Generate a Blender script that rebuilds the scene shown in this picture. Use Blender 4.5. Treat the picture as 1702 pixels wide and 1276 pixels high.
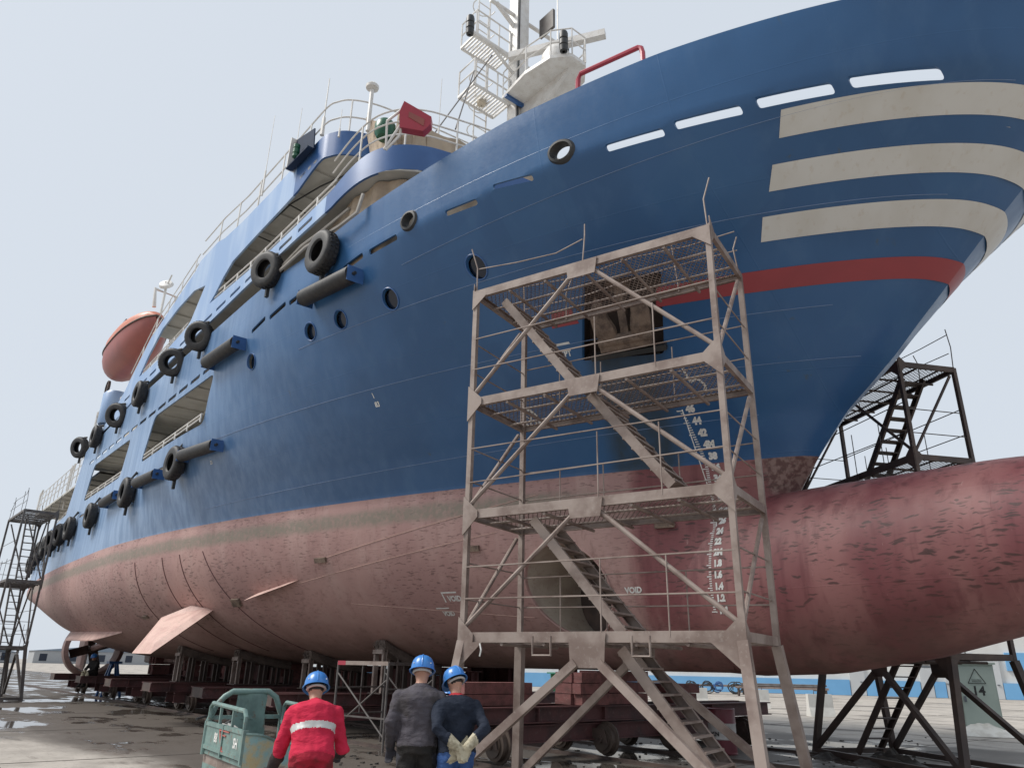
import bpy, bmesh, math, random
from mathutils import Vector as V, Matrix, noise
from mathutils.geometry import tessellate_polygon
R=math.radians
S=bpy.context.scene; COL=S.collection
for o in list(bpy.data.objects): bpy.data.objects.remove(o)
random.seed(7)
# ---------------------------------------------------------------- camera (phone, 26 mm equivalent, eye height 1.6 m, pitched up)
PW,PH,PF=1702,1276,1230.0
EYE=V((0,0,1.6)); HEAD=R(140.4); ROLL=math.atan(0.021); PITCH=math.atan((1110-PH/2)*math.cos(ROLL)/PF)
_f=V((math.cos(HEAD)*math.cos(PITCH),math.sin(HEAD)*math.cos(PITCH),math.sin(PITCH)))
_r=V((math.sin(HEAD),-math.cos(HEAD),0)); _u=_r.cross(_f)
CR=_r*math.cos(ROLL)+_u*math.sin(ROLL); CU=-_r*math.sin(ROLL)+_u*math.cos(ROLL); CF=_f
cd=bpy.data.cameras.new('camera'); cd.sensor_width=36; cd.lens=PF/PW*36; cd.clip_start=.1; cd.clip_end=3000
co=bpy.data.objects.new('camera',cd); COL.objects.link(co); S.camera=co
co.matrix_world=Matrix(((CR.x,CU.x,-CF.x,EYE.x),(CR.y,CU.y,-CF.y,EYE.y),(CR.z,CU.z,-CF.z,EYE.z),(0,0,0,1)))
# ---------------------------------------------------------------- light: bright overcast
SUN_AZ=R(232); SUN_EL=R(50)
w=bpy.data.worlds.new('World'); S.world=w; w.use_nodes=True
nt=w.node_tree; nt.nodes.clear()
sky=nt.nodes.new('ShaderNodeTexSky'); sky.sky_type='NISHITA'; sky.sun_disc=False; sky.sun_elevation=SUN_EL; sky.sun_rotation=R(90)-SUN_AZ
sky.air_density=1.0; sky.dust_density=4.0; sky.ozone_density=1.0
bg=nt.nodes.new('ShaderNodeBackground'); bg.inputs[1].default_value=0.1
mx=nt.nodes.new('ShaderNodeMix'); mx.data_type='RGBA'; mx.inputs[0].default_value=0.90
mx.inputs[7].default_value=(6.9,7.5,8.25,1)          # even cloud cover, mixed over the clear sky
out=nt.nodes.new('ShaderNodeOutputWorld')
nt.links.new(sky.outputs[0],mx.inputs[6]); nt.links.new(mx.outputs[2],bg.inputs[0]); nt.links.new(bg.outputs[0],out.inputs[0])
sl=bpy.data.lights.new('sun','SUN'); sl.energy=3.8; sl.angle=R(22); sl.color=(1,.96,.9)
so=bpy.data.objects.new('sun',sl); COL.objects.link(so)
sd=V((math.cos(SUN_AZ)*math.cos(SUN_EL),math.sin(SUN_AZ)*math.cos(SUN_EL),math.sin(SUN_EL)))
so.rotation_euler=sd.to_track_quat('Z','Y').to_euler(); so.location=(0,-20,40)
S.view_settings.view_transform='Standard'; S.view_settings.look='None'; S.view_settings.exposure=0.06; S.view_settings.gamma=1
# ---------------------------------------------------------------- pixel rays of the photograph
def ray(x,y): return CF+CR*((x-PW/2)/PF)-CU*((y-PH/2)/PF)
def atz(x,y,z): d=ray(x,y); return EYE+d*((z-EYE.z)/d.z)
def aty(x,y,Y): d=ray(x,y); return EYE+d*((Y-EYE.y)/d.y)
def atx(x,y,X): d=ray(x,y); return EYE+d*((X-EYE.x)/d.x)
def atplane(x,y,p,n): d=ray(x,y); return EYE+d*((p-EYE).dot(n)/d.dot(n))
# ---------------------------------------------------------------- small building kit
class MB:
    def __init__(s): s.v=[]; s.f=[]; s.m=[]
    def add(s,vs,fs,m=0):
        k=len(s.v); s.v+= [tuple(v) for v in vs]; s.f+=[tuple(i+k for i in f) for f in fs]; s.m+=[m]*len(fs); return s
    def box(s,c,h,ax=None,m=0):
        c=V(c); ax=ax or (V((1,0,0)),V((0,1,0)),V((0,0,1)))
        vs=[c+ax[0]*(h[0]*i)+ax[1]*(h[1]*j)+ax[2]*(h[2]*k) for i in(-1,1) for j in(-1,1) for k in(-1,1)]
        return s.add(vs,[(0,1,3,2),(4,6,7,5),(0,4,5,1),(2,3,7,6),(0,2,6,4),(1,5,7,3)],m)
    def bar(s,a,b,w,h=None,up=None,m=0):
        a=V(a);b=V(b);d=b-a;L=d.length
        if L<1e-6: return s
        d/=L; up=V(up) if up is not None else (V((0,0,1)) if abs(d.z)<.95 else V((1,0,0)))
        x=d.cross(up)
        if x.length<1e-4: x=d.cross(V((1,.2,0)))
        x.normalize(); z=x.cross(d)
        return s.box((a+b)/2,(w/2,L/2,(h or w)/2),(x,d,z),m)
    def angle(s,a,b,w,t=.008,up=None,m=0):   # L profile
        a=V(a);b=V(b);d=(b-a).normalized(); up=V(up) if up is not None else (V((0,0,1)) if abs(d.z)<.95 else V((1,0,0)))
        x=d.cross(up).normalized(); z=x.cross(d)
        s.bar(a+x*w/2,b+x*w/2,w,t,z,m); s.bar(a+z*w/2,b+z*w/2,t,w,z,m); return s
    def channel(s,a,b,h,fl,t=.008,side=None,m=0):   # C profile, web vertical, flanges toward side
        a=V(a);b=V(b);d=(b-a).normalized(); sd=V(side).normalized(); u=sd.cross(d).normalized()
        if u.z<0: u=-u
        s.bar(a,b,t,h,u,m)
        for k in (-1,1): s.bar(a+u*(k*(h/2-t/2))+sd*(fl/2),b+u*(k*(h/2-t/2))+sd*(fl/2),fl,t,u,m)
        return s
    def tube(s,ps,r,n=8,cap=True,closed=False,m=0):
        ps=[V(p) for p in ps]; N=len(ps)
        rs=r if isinstance(r,(list,tuple)) else [r]*N
        k=len(s.v); pt=None
        for i,p in enumerate(ps):
            if closed: t=ps[(i+1)%N]-ps[i-1]
            else: t=ps[min(i+1,N-1)]-ps[max(i-1,0)]
            if t.length<1e-9: t=V((0,0,1))
            t.normalize()
            if pt is None:
                a=V((0,0,1)) if abs(t.z)<.9 else V((1,0,0)); x=t.cross(a).normalized()
            else:
                x=(x-t*x.dot(t)); 
                if x.length<1e-6: x=t.cross(V((0,0,1)))
                x.normalize()
            pt=t; y=t.cross(x)
            for j in range(n):
                a=2*math.pi*j/n; s.v.append(tuple(p+x*(rs[i]*math.cos(a))+y*(rs[i]*math.sin(a))))
        for i in range(N if closed else N-1):
            i2=(i+1)%N
            for j in range(n):
                j2=(j+1)%n; s.f.append((k+i*n+j,k+i*n+j2,k+i2*n+j2,k+i2*n+j)); s.m.append(m)
        if cap and not closed:
            s.f.append(tuple(k+j for j in range(n))[::-1]); s.f.append(tuple(k+(N-1)*n+j for j in range(n))); s.m+=[m,m]
        return s
    def lathe(s,prof,c,ax=(0,0,1),n=20,m=0):   # profile of (radius, height)
        c=V(c); ax=V(ax).normalized(); a=V((1,0,0)) if abs(ax.x)<.9 else V((0,1,0)); x=ax.cross(a).normalized(); y=ax.cross(x)
        k=len(s.v); N=len(prof)
        for r,h in prof:
            for j in range(n):
                t=2*math.pi*j/n; s.v.append(tuple(c+ax*h+x*(max(r,1e-4)*math.cos(t))+y*(max(r,1e-4)*math.sin(t))))
        for i in range(N-1):
            for j in range(n):
                j2=(j+1)%n; s.f.append((k+i*n+j,k+i*n+j2,k+(i+1)*n+j2,k+(i+1)*n+j)); s.m.append(m)
        return s
    def poly(s,outer,holes,fn,t,nrm,m=0):      # flat polygon with holes: 2D points -> fn(u,v) ; thickness t along nrm
        nrm=V(nrm); loops=[[V((p[0],p[1],0)) for p in outer]]+[[V((p[0],p[1],0)) for p in h] for h in holes]
        tri=tessellate_polygon(loops); flat=[p for l in loops for p in l]; n=len(flat)
        A=[V(fn(p.x,p.y)) for p in flat]; k=len(s.v)
        s.v+=[tuple(a) for a in A]+[tuple(a+nrm*t) for a in A]
        for a,b,c in tri: s.f+=[(k+a,k+b,k+c),(k+n+c,k+n+b,k+n+a)]; s.m+=[m,m]
        o=0
        for l in loops:
            q=len(l)
            for i in range(q):
                j=(i+1)%q; s.f.append((k+o+i,k+o+j,k+n+o+j,k+n+o+i)); s.m.append(m)
            o+=q
        return s
    def grid(s,rows,m=0,close_u=False):
        k=len(s.v); nr=len(rows); nc=len(rows[0])
        for r in rows: s.v+=[tuple(p) for p in r]
        for i in range(nr-1):
            for j in range(nc if close_u else nc-1):
                j2=(j+1)%nc; s.f.append((k+i*nc+j,k+i*nc+j2,k+(i+1)*nc+j2,k+(i+1)*nc+j)); s.m.append(m)
        return s
    def build(s,name,mats,parent=None,smooth=False,fix=True):
        off=root_off(parent)
        me=bpy.data.meshes.new(name); me.from_pydata([(v[0]-off.x,v[1]-off.y,v[2]-off.z) for v in s.v],[],s.f)
        if not isinstance(mats,(list,tuple)): mats=[mats]
        for mm in mats: me.materials.append(MAT[mm])
        if len(mats)>1: me.polygons.foreach_set('material_index',s.m)
        if fix:
            bm=bmesh.new(); bm.from_mesh(me); bmesh.ops.recalc_face_normals(bm,faces=bm.faces); bm.to_mesh(me); bm.free()
        if smooth:
            me.polygons.foreach_set('use_smooth',[True]*len(me.polygons))
            try: me.set_sharp_from_angle(angle=R(40))
            except Exception: pass
        o=bpy.data.objects.new(name,me); COL.objects.link(o)
        if parent: o.parent=parent
        return o
def root_off(p):
    o=V((0,0,0))
    while p: o=o+p.location; p=p.parent
    return o
def thing(name,label,cat,loc=(0,0,0),group=None):
    o=bpy.data.objects.new(name,None); COL.objects.link(o); o.location=loc; o.empty_display_size=.2
    return tag(o,label,cat,group)
def tag(o,label,cat,group=None,kind=None):
    o['label']=label; o['category']=cat
    if group: o['group']=group
    if kind: o['kind']=kind
    return o
def struct(o,label=None):
    o['kind']='structure'
    if label: o['label']=label
    return o
def dup(root,delta,label,rotz=0):
    r=root.copy(); COL.objects.link(r); r.location=root.location+V(delta); r.rotation_euler=(0,0,root.rotation_euler.z+rotz); r['label']=label
    def rec(a,b):
        for c in list(a.children):
            d=c.copy(); COL.objects.link(d); d.parent=b
            if 'category' in d: del d['category']
            rec(c,d)
    rec(root,r); return r
def arc(c,r,a0,a1,n,x=(1,0,0),y=(0,1,0)):
    c=V(c);x=V(x);y=V(y); return [c+x*(r*math.cos(a0+(a1-a0)*i/n))+y*(r*math.sin(a0+(a1-a0)*i/n)) for i in range(n+1)]
def rnd(a,b): return random.uniform(a,b)
# ---------------------------------------------------------------- materials
MAT={}
class NT:
    def __init__(s,name):
        m=bpy.data.materials.new(name); m.use_nodes=True; s.t=m.node_tree; s.n=s.t.nodes; s.b=s.n['Principled BSDF']; MAT[name]=m; s.mat=m
        s._p=None
    def node(s,ty,**k):
        n=s.n.new(ty)
        for a,b in k.items(): setattr(n,a,b)
        return n
    def lk(s,a,b): s.t.links.new(a,b)
    def pos(s):
        if s._p is None: s._p=s.node('ShaderNodeNewGeometry').outputs['Position']
        return s._p
    def objc(s): return s.node('ShaderNodeTexCoord').outputs['Object']
    def xyz(s):
        x=s.node('ShaderNodeSeparateXYZ'); s.lk(s.pos(),x.inputs[0]); return x.outputs
    def math(s,op,a,b=None,c=None,clamp=False):
        n=s.node('ShaderNodeMath',operation=op,use_clamp=clamp)
        for i,v in enumerate((a,b,c)):
            if v is None: continue
            if isinstance(v,(int,float)): n.inputs[i].default_value=v
            else: s.lk(v,n.inputs[i])
        return n.outputs[0]
    def ramp(s,v,a,b,lo=0,hi=1):   # smooth step of v between a and b
        n=s.node('ShaderNodeMapRange',interpolation_type='SMOOTHSTEP'); s.lk(v,n.inputs[0])
        n.inputs[1].default_value=a;n.inputs[2].default_value=b;n.inputs[3].default_value=lo;n.inputs[4].default_value=hi; return n.outputs[0]
    def band(s,v,a,b,e): return s.math('MULTIPLY',s.ramp(v,a-e,a+e),s.ramp(v,b-e,b+e,1,0))
    def noise(s,scale,sc=(1,1,1),detail=3,rough=.6,co=None,off=(0,0,0)):
        mp=s.node('ShaderNodeMapping'); mp.inputs['Scale'].default_value=sc; mp.inputs['Location'].default_value=off; s.lk(co or s.pos(),mp.inputs[0])
        n=s.node('ShaderNodeTexNoise'); n.inputs['Scale'].default_value=scale; n.inputs['Detail'].default_value=detail; n.inputs['Roughness'].default_value=rough
        s.lk(mp.outputs[0],n.inputs[0]); return n.outputs[0]
    def vor(s,scale,sc=(1,1,1),co=None,feature='F1'):
        mp=s.node('ShaderNodeMapping'); mp.inputs['Scale'].default_value=sc; s.lk(co or s.pos(),mp.inputs[0])
        n=s.node('ShaderNodeTexVoronoi',feature=feature); n.inputs['Scale'].default_value=scale; s.lk(mp.outputs[0],n.inputs[0]); return n.outputs[0]
    def mix(s,f,a,b):
        n=s.node('ShaderNodeMix',data_type='RGBA')
        for i,v in ((0,f),(6,a),(7,b)):
            if isinstance(v,(int,float)): n.inputs[i].default_value=v
            elif isinstance(v,tuple): n.inputs[i].default_value=v+(1,) if len(v)==3 else v
            else: s.lk(v,n.inputs[i])
        return n.outputs[2]
    def bump(s,h,strength=.3,dist=.01):
        n=s.node('ShaderNodeBump'); n.inputs['Strength'].default_value=strength; n.inputs['Distance'].default_value=dist; s.lk(h,n.inputs['Height']); s.lk(n.outputs[0],s.b.inputs['Normal'])
    def done(s,col,rough,metal=0,spec=.5):
        for k,v in (('Base Color',col),('Roughness',rough),('Metallic',metal),('Specular IOR Level',spec)):
            if isinstance(v,(int,float)): s.b.inputs[k].default_value=v
            elif isinstance(v,tuple): s.b.inputs[k].default_value=v+(1,)
            else: s.lk(v,s.b.inputs[k])
def simple(name,col,rough=.6,metal=0,c2=None,scale=4,amt=.5,fine=None,bump=0,sc=(1,1,1),spec=.5):
    t=NT(name); c2=c2 or tuple(v*.6 for v in col)
    n=t.noise(scale,sc); f=t.math('MULTIPLY',t.ramp(n,.38,.68),amt)
    c=t.mix(f,col,c2)
    if fine:
        n2=t.noise(scale*9,sc,4); c=t.mix(t.math('MULTIPLY',t.ramp(n2,.55,.7),fine[1]),c,fine[0])
    if bump: t.bump(t.noise(scale*6,sc,5),bump,.01)
    t.done(c,rough,metal,spec); return t
CL=12.6; YS=6.0; ZW=5.3
# --- hull paint
t=NT('hull'); x,y,z=t.xyz()
n1=t.noise(.35); n2=t.noise(1.1,(1.6,1.6,.12),5); n3=t.noise(3,(1.5,1.5,.10),4); n4=t.noise(9)
blue=t.mix(t.ramp(n1,.42,.62),(.021,.088,.218),(.028,.106,.255))
blue=t.mix(t.math('MULTIPLY',t.ramp(n2,.5,.72),.32),blue,(.06,.145,.29))
aft_pale=t.math('MULTIPLY',t.ramp(x,-11,-33),t.math('ADD',t.math('MULTIPLY',t.ramp(n3,.34,.68),.36),.40))  # blue turns paler toward the stern, in vertical streaks
blue=t.mix(aft_pale,blue,(.34,.47,.66))
# square touch-up coats near the bow
pv=t.node('ShaderNodeTexVoronoi',distance='CHEBYCHEV'); pv.inputs['Scale'].default_value=.42; t.lk(t.pos(),pv.inputs[0])
blue=t.mix(t.math('MULTIPLY',t.math('MULTIPLY',t.ramp(pv.outputs[0],.30,.29),t.ramp(x,-14,-9)),.22),blue,(.035,.125,.27))
# drip stains
dr=t.math('MULTIPLY',t.ramp(t.noise(1.4,(3.2,3.2,.14),3),.66,.76),t.ramp(t.noise(.8,off=(3,1,2)),.5,.62))
blue=t.mix(t.math('MULTIPLY',dr,.55),blue,(.075,.085,.06))
xst=t.math('SUBTRACT',x,t.math('MULTIPLY',t.math('SUBTRACT',z,7.2),.35))
sm=t.math('MULTIPLY',t.band(xst,-9.15,-7.95,.2),t.ramp(z,7.6,7.2)); sm=t.math('MULTIPLY',sm,t.ramp(t.noise(1.6,(2.5,2.5,.16)),.25,.75,.55,.9))
blue=t.mix(sm,blue,(.032,.050,.062))
scr=t.ramp(t.vor(5,(1,1,2.6)),.075,.05); scr=t.math('MULTIPLY',scr,t.ramp(t.noise(.9,off=(9,0,4)),.60,.68))
blue=t.mix(t.math('MULTIPLY',scr,.8),blue,(.10,.10,.07))
# --- antifouling
pink=t.mix(t.ramp(n1,.36,.66),(.43,.265,.240),(.35,.205,.190))
pink=t.mix(t.math('MULTIPLY',t.ramp(n2,.45,.7),.5),pink,(.47,.32,.29))
pink=t.mix(t.math('MULTIPLY',t.ramp(t.noise(5,(1,1,.35),8,.7),.52,.72),.55),pink,(.20,.10,.09))
mar=t.mix(t.ramp(t.noise(.9,(1,1,.3)),.35,.65),(.18,.052,.058),(.29,.125,.12))
mar=t.mix(t.math('MULTIPLY',t.ramp(n3,.5,.7),.55),mar,(.115,.026,.032))
fx=t.math('ADD',x,t.math('MULTIPLY',t.math('SUBTRACT',n2,.5),1.6))
anti=t.mix(t.ramp(fx,-9.9,-9.3),pink,mar)
# marine-growth dashes left by the brush
wn=t.node('ShaderNodeTexNoise'); wn.inputs['Scale'].default_value=2.2; wn.inputs['Detail'].default_value=3; t.lk(t.pos(),wn.inputs[0])
wv_=t.node('ShaderNodeVectorMath',operation='MULTIPLY_ADD'); t.lk(wn.outputs[1],wv_.inputs[0]); wv_.inputs[1].default_value=(.35,.35,.28); t.lk(t.pos(),wv_.inputs[2])
d1=t.ramp(t.vor(2.4,(1.2,1.2,6.0),wv_.outputs[0]),.36,.22); d1=t.math('MULTIPLY',d1,t.ramp(t.noise(.9,off=(5,5,0)),.40,.54)); 
d1=t.math('MULTIPLY',d1,t.math('ADD',t.ramp(fx,-10.2,-8.5,.0,.85),t.math('MULTIPLY',t.ramp(x,-15,-24),.6)))
anti=t.mix(t.math('MULTIPLY',d1,t.ramp(z,2.0,3.0,.25,.9)),anti,(.040,.022,.02))
d3=t.ramp(t.vor(5.2,(1.0,1.0,5.5),wv_.outputs[0]),.34,.18); d3=t.math('MULTIPLY',d3,t.math('MULTIPLY',t.ramp(t.noise(1.3,off=(1,8,3)),.44,.56),t.ramp(fx,-10.2,-8.8,.25,.8)))
anti=t.mix(t.math('MULTIPLY',d3,t.ramp(z,2.2,3.4,.2,.9)),anti,(.05,.026,.024))
sc2=t.ramp(t.noise(6,(2.2,2.2,.5),5,.7,off=(6,1,5)),.66,.72); anti=t.mix(t.math('MULTIPLY',t.math('MULTIPLY',sc2,t.ramp(fx,-9.6,-8.6)),.45),anti,(.42,.28,.26))
sf=t.math('MULTIPLY',t.ramp(x,-7.35,-7.15),t.ramp(z,4.6,4.75)); anti=t.mix(t.math('MULTIPLY',sf,.8),anti,t.mix(t.ramp(n4,.4,.6),(.24,.17,.15),(.09,.05,.045)))
d2=t.ramp(t.noise(11,(.5,.5,2.6),3,.5),.58,.66); anti=t.mix(t.math('MULTIPLY',t.math('MULTIPLY',d2,t.ramp(n1,.42,.6)),.55),anti,(.07,.035,.03))
ws=t.ramp(t.noise(7,(.9,.9,.7),8,.75,off=(2,7,1)),.64,.70); ws=t.math('MULTIPLY',ws,t.math('MULTIPLY',t.ramp(t.noise(.8,off=(1,3,9)),.54,.64),t.ramp(z,3.9,3.2)))
anti=t.mix(t.math('MULTIPLY',ws,.7),anti,(.30,.27,.21))
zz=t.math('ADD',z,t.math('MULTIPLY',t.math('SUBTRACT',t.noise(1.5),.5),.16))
slime=t.math('MULTIPLY',t.band(zz,4.68,5.02,.10),t.math('MULTIPLY',t.ramp(x,-9.6,-11.5),t.ramp(n4,.3,.6,.45,.85)))
anti=t.mix(slime,anti,(.20,.185,.145))
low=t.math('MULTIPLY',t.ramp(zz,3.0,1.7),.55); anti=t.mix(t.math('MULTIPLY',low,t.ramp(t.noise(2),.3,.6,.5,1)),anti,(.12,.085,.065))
isb=t.ramp(z,ZW-.006,ZW+.006)
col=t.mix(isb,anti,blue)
rgh=t.math('ADD',t.math('MULTIPLY',isb,-.22),t.math('ADD',t.math('MULTIPLY',n4,.14),.47))
hgt=t.math('ADD',t.math('MULTIPLY',t.noise(.9,(1,1,.6),2),1.0),t.math('MULTIPLY',t.noise(18),.05))
fz=t.math('FRACT',t.math('DIVIDE',t.math('ADD',z,.2),1.24)); fxx=t.math('FRACT',t.math('DIVIDE',x,2.35))
hgt=t.math('ADD',hgt,t.math('MULTIPLY',t.math('MAXIMUM',t.ramp(t.math('ABSOLUTE',t.math('SUBTRACT',fz,.5)),.009,.003),t.ramp(t.math('ABSOLUTE',t.math('SUBTRACT',fxx,.5)),.006,.002)),.06))
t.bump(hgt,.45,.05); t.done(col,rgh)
simple('red_stripe',(.30,.045,.055),.42,c2=(.24,.04,.05),scale=1.2)
simple('white_stripe',(.60,.60,.575),.45,c2=(.52,.505,.46),scale=1.1,amt=.6,sc=(1,1,.3),fine=((.42,.34,.24),.25))
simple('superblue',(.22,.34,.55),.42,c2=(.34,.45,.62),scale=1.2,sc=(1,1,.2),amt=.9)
simple('frontblue',(.030,.095,.26),.36,c2=(.05,.13,.32),scale=1.2,amt=.8)
simple('cream',(.58,.52,.42),.6,c2=(.40,.33,.24),scale=1.5,amt=.6)
simple('deckhead',(.46,.45,.42),.6,c2=(.36,.35,.32),scale=1.5,amt=.8)
simple('white_paint',(.68,.67,.65),.45,c2=(.52,.49,.45),scale=3,amt=.6,fine=((.30,.18,.10),.35))
simple('mark_white',(.72,.72,.70),.5,c2=(.55,.54,.5),scale=12,amt=.7)
simple('canvas',(.40,.32,.235),.85,c2=(.26,.20,.145),scale=1.6,amt=.9,bump=.5)
simple('rubber',(.018,.018,.020),.62,c2=(.035,.034,.034),scale=8,amt=.9,bump=.3)
simple('black_steel',(.022,.024,.026),.5,c2=(.05,.045,.04),scale=5)
simple('screen_navy',(.012,.026,.060),.75,spec=.2); simple('dark_glass',(.008,.016,.035),.12,c2=(.01,.02,.04))
simple('pipe_grey',(.38,.36,.33),.5)
simple('lifeboat_orange',(.52,.155,.075),.42,c2=(.40,.11,.06),scale=1.2,amt=.7)
simple('lifeboat_red',(.30,.085,.07),.45,c2=(.24,.07,.06),scale=1.2,amt=.7)
simple('lamp_red',(.36,.035,.06),.4,c2=(.28,.03,.05))
simple('bottle_green',(.01,.10,.05),.35)
simple('rust_anchor',(.20,.145,.11),.8,c2=(.08,.055,.045),scale=5,amt=.9,bump=.8,fine=((.30,.23,.16),.6))
simple('steel',(.275,.222,.195),.62,c2=(.15,.105,.088),scale=2.5,amt=.9,fine=((.32,.28,.25),.35),bump=.15)
simple('steel_dark',(.062,.045,.040),.65,c2=(.11,.075,.06),scale=2.5,amt=.8,bump=.15)
simple('steel_grey',(.12,.11,.105),.6,c2=(.07,.055,.05),scale=3,amt=.8)
simple('cradle_red',(.105,.038,.038),.65,c2=(.055,.028,.028),scale=2.2,amt=.9,fine=((.17,.13,.12),.3),bump=.2)
simple('timber_red',(.20,.075,.07),.8,c2=(.10,.045,.04),scale=2,amt=.9,sc=(1,3,3),bump=.4,fine=((.26,.17,.15),.5))
simple('timber_wrap',(.13,.10,.085),.9,c2=(.06,.045,.04),scale=3,amt=.9,bump=1.0,fine=((.25,.20,.17),.4))
simple('wheel_steel',(.10,.075,.06),.5,c2=(.05,.035,.03),scale=4,metal=.2)
# --- ground: worn concrete, wet under and around the ship
t=NT('concrete'); x,y,z=t.xyz()
a=t.noise(.25); b=t.noise(1.2,(1,1,1),8,.65); c=t.noise(14,detail=8)
col=t.mix(t.ramp(b,.35,.7),(.40,.365,.325),(.27,.245,.215)); col=t.mix(t.math('MULTIPLY',t.ramp(c,.5,.7),.5),col,(.18,.16,.14))
# damp ground round the slip
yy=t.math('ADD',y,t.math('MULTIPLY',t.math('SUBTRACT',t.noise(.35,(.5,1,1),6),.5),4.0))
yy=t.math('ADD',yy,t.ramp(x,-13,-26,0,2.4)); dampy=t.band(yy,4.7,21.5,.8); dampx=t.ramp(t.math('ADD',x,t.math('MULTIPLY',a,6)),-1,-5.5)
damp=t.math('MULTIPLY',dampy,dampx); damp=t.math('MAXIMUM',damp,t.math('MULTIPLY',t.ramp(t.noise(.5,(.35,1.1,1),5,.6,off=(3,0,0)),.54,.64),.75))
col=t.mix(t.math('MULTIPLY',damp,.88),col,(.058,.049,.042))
col=t.mix(t.math('MULTIPLY',t.ramp(t.noise(3,(.3,1.2,1),7,.7),.58,.7),.5),col,(.10,.085,.07))
wet=t.math('MULTIPLY',damp,t.ramp(t.noise(.55,(.6,1.2,1),5,.55,off=(7,2,0)),.50,.56))
t.bump(t.math('MULTIPLY',t.math('ADD',b,t.math('MULTIPLY',c,.5)),t.math('SUBTRACT',1.0,wet)),.5,.02)
r=t.math('SUBTRACT',t.math('SUBTRACT',.85,t.math('MULTIPLY',damp,.25)),t.math('MULTIPLY',wet,.55))
t.done(col,r,0,t.math('SUBTRACT',.5,t.math('MULTIPLY',damp,.28)))
simple('joint',(.07,.06,.05),.9)
simple('mud',(.035,.032,.030),.75,c2=(.07,.06,.05),scale=6,amt=.9,bump=1)
t=NT('puddle'); t.done((.02,.02,.018),.03,0,.5)
# ================================================================= GROUND
def gsheet():
    m=MB(); N=40
    xs=[-1500,-700,-350,-200]+[-120+5*i for i in range(37)]+[120,300,700,1500]; ys=[-1500,-600,-200,-80]+[-40+5*i for i in range(37)]+[200,400,800,1500]
    m.grid([[(a,b,0) for b in ys] for a in xs]); return m.build('ground','concrete')
struct(gsheet())
# expansion joints in the slab and steel slip rails
for k,Y in enumerate((2.2,-3.8,24.5,31,38)):
    struct(MB().box((-60,Y,.002),(120,.018,.003)).build('slab_joint','joint'))
for X in (-9,-15.5,-22,-28.5,-35,-41.5,-48):
    struct(MB().box((X,10,.002),(.016,60,.003)).build('slab_joint','joint'))
for Y in (8.9,11.6,13.6,16.3):
    struct(MB().box((-32,Y,.025),(27,.035,.03)).box((-32,Y,.004),(27,.12,.006)).build('slip_rail','steel_dark'))
# ================================================================= HULL FORM
def lerp(tab,x):
    if x<=tab[0][0]: return tab[0][1]
    for (a,b),(c,d) in zip(tab,tab[1:]):
        if x<=c: return b+(d-b)*(x-a)/(c-a)
    return tab[-1][1]
STEM=[(1.5,-8.4),(4.0,-7.2),(4.69,-6.9),(4.84,-6.8),(5.47,-6.29),(6.03,-5.78),(6.35,-5.37),(6.79,-4.83),(7.25,-4.35),(7.54,-4.03),(8.32,-3.20),(8.63,-2.82),(9,-2.40),(10,-1.25),(11,-.35),(12,.4),(14,1.6)]
def xs(z): return lerp(STEM,z)
def b_up(x,z):
    t=min(max((z-5.3)/4.7,0),1); m=1-.5*t; L=25-7*t+(.5*(z-10) if z>10 else 0); d=xs(z)-x
    if d<=0: return 0.0
    u=min(d/L,1); b=6.6*(1-(1-u)**1.93)**m; b=b*(1-.03*(1-t)*math.exp(-d))+.20*(1-math.exp(-d/.12))*(1-b/6.6)
    if x<-36: b-=((-36-x)/20)**2*1.5
    return b
ZB=[(-55.5,4.5),(-52,4.1),(-47,3.2),(-42,2.2),(-38,1.72),(-35,1.6),(0,1.6)]
def zb(x): return lerp(ZB,x)
def kx(x): return lerp([(-55,3.0),(-30,2.5),(-20,2.2),(-13,1.9),(-9,1.7)],x)
def bulbw(x,z):
    h=(z-3.14)/1.60
    if abs(h)>=1: return 0.0
    f=lerp([(-16,0),(-12.5,.55),(-10.5,.93),(-9.3,1.0),(-8.2,.88),(-7,.5)],x)
    return 1.18*f*math.sqrt(1-h*h)
def bw(x,z):
    if z>=5.3: return b_up(x,z)
    z0=zb(x)
    if z<=z0: return 0.0
    w=(z-z0)/(5.3-z0); k=kx(x); s=(1-(1-w)**k)**(1/k)
    dd=max(xs(z)-x,0); b=b_up(x+(xs(5.3)-xs(z))*math.exp(-dd/1.5),5.3)*s; q=bulbw(x,z)
    if x>-7: q=0
    p=5.0; return (b**p+q**p)**(1/p) if (b>0 or q>0) else 0.0
ZT=[(-56,7.55),(-40,7.75),(-38.1,7.8),(-37.9,10.4),(-36,10.75),(-30,10.9),(-17,10.9),(-15.5,10.85),(-13,11.08),(-9,11.25),(-6,11.2),(-3,11.02),(1,10.95)]
def ztop(x): return lerp(ZT,x)
def bulb_dims(x):
    XN=-1.15; f=(1-max(0,(x+3.9)/(XN+3.9))**2.3)**.5 if x>-3.9 else 1
    return 1.16*f*lerp([(-10.4,.84),(-9.2,.98),(-8,1),(-6,1.03),(0,1.0)],x),f*lerp([(-10.4,1.42),(-8,1.58),(-6.5,1.55),(-5,1.42),(-3.5,1.22),(0,1.05)],x),lerp([(-10.4,3.12),(-8,3.14),(-6.5,3.17),(-5,3.28),(-3.5,3.46),(0,3.62)],x)
def bs(x,z):
    b=bw(x,z)
    if -10.4<x<-1.2:
        hw,hh,zc=bulb_dims(x); h=(z-zc)/hh
        if abs(h)<1: b=max(b,hw*math.sqrt(1-h*h))
    return b
def sp(x,z,off=0): return V((x,CL-bs(x,z)-off,z))       # a point on the starboard plating
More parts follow.
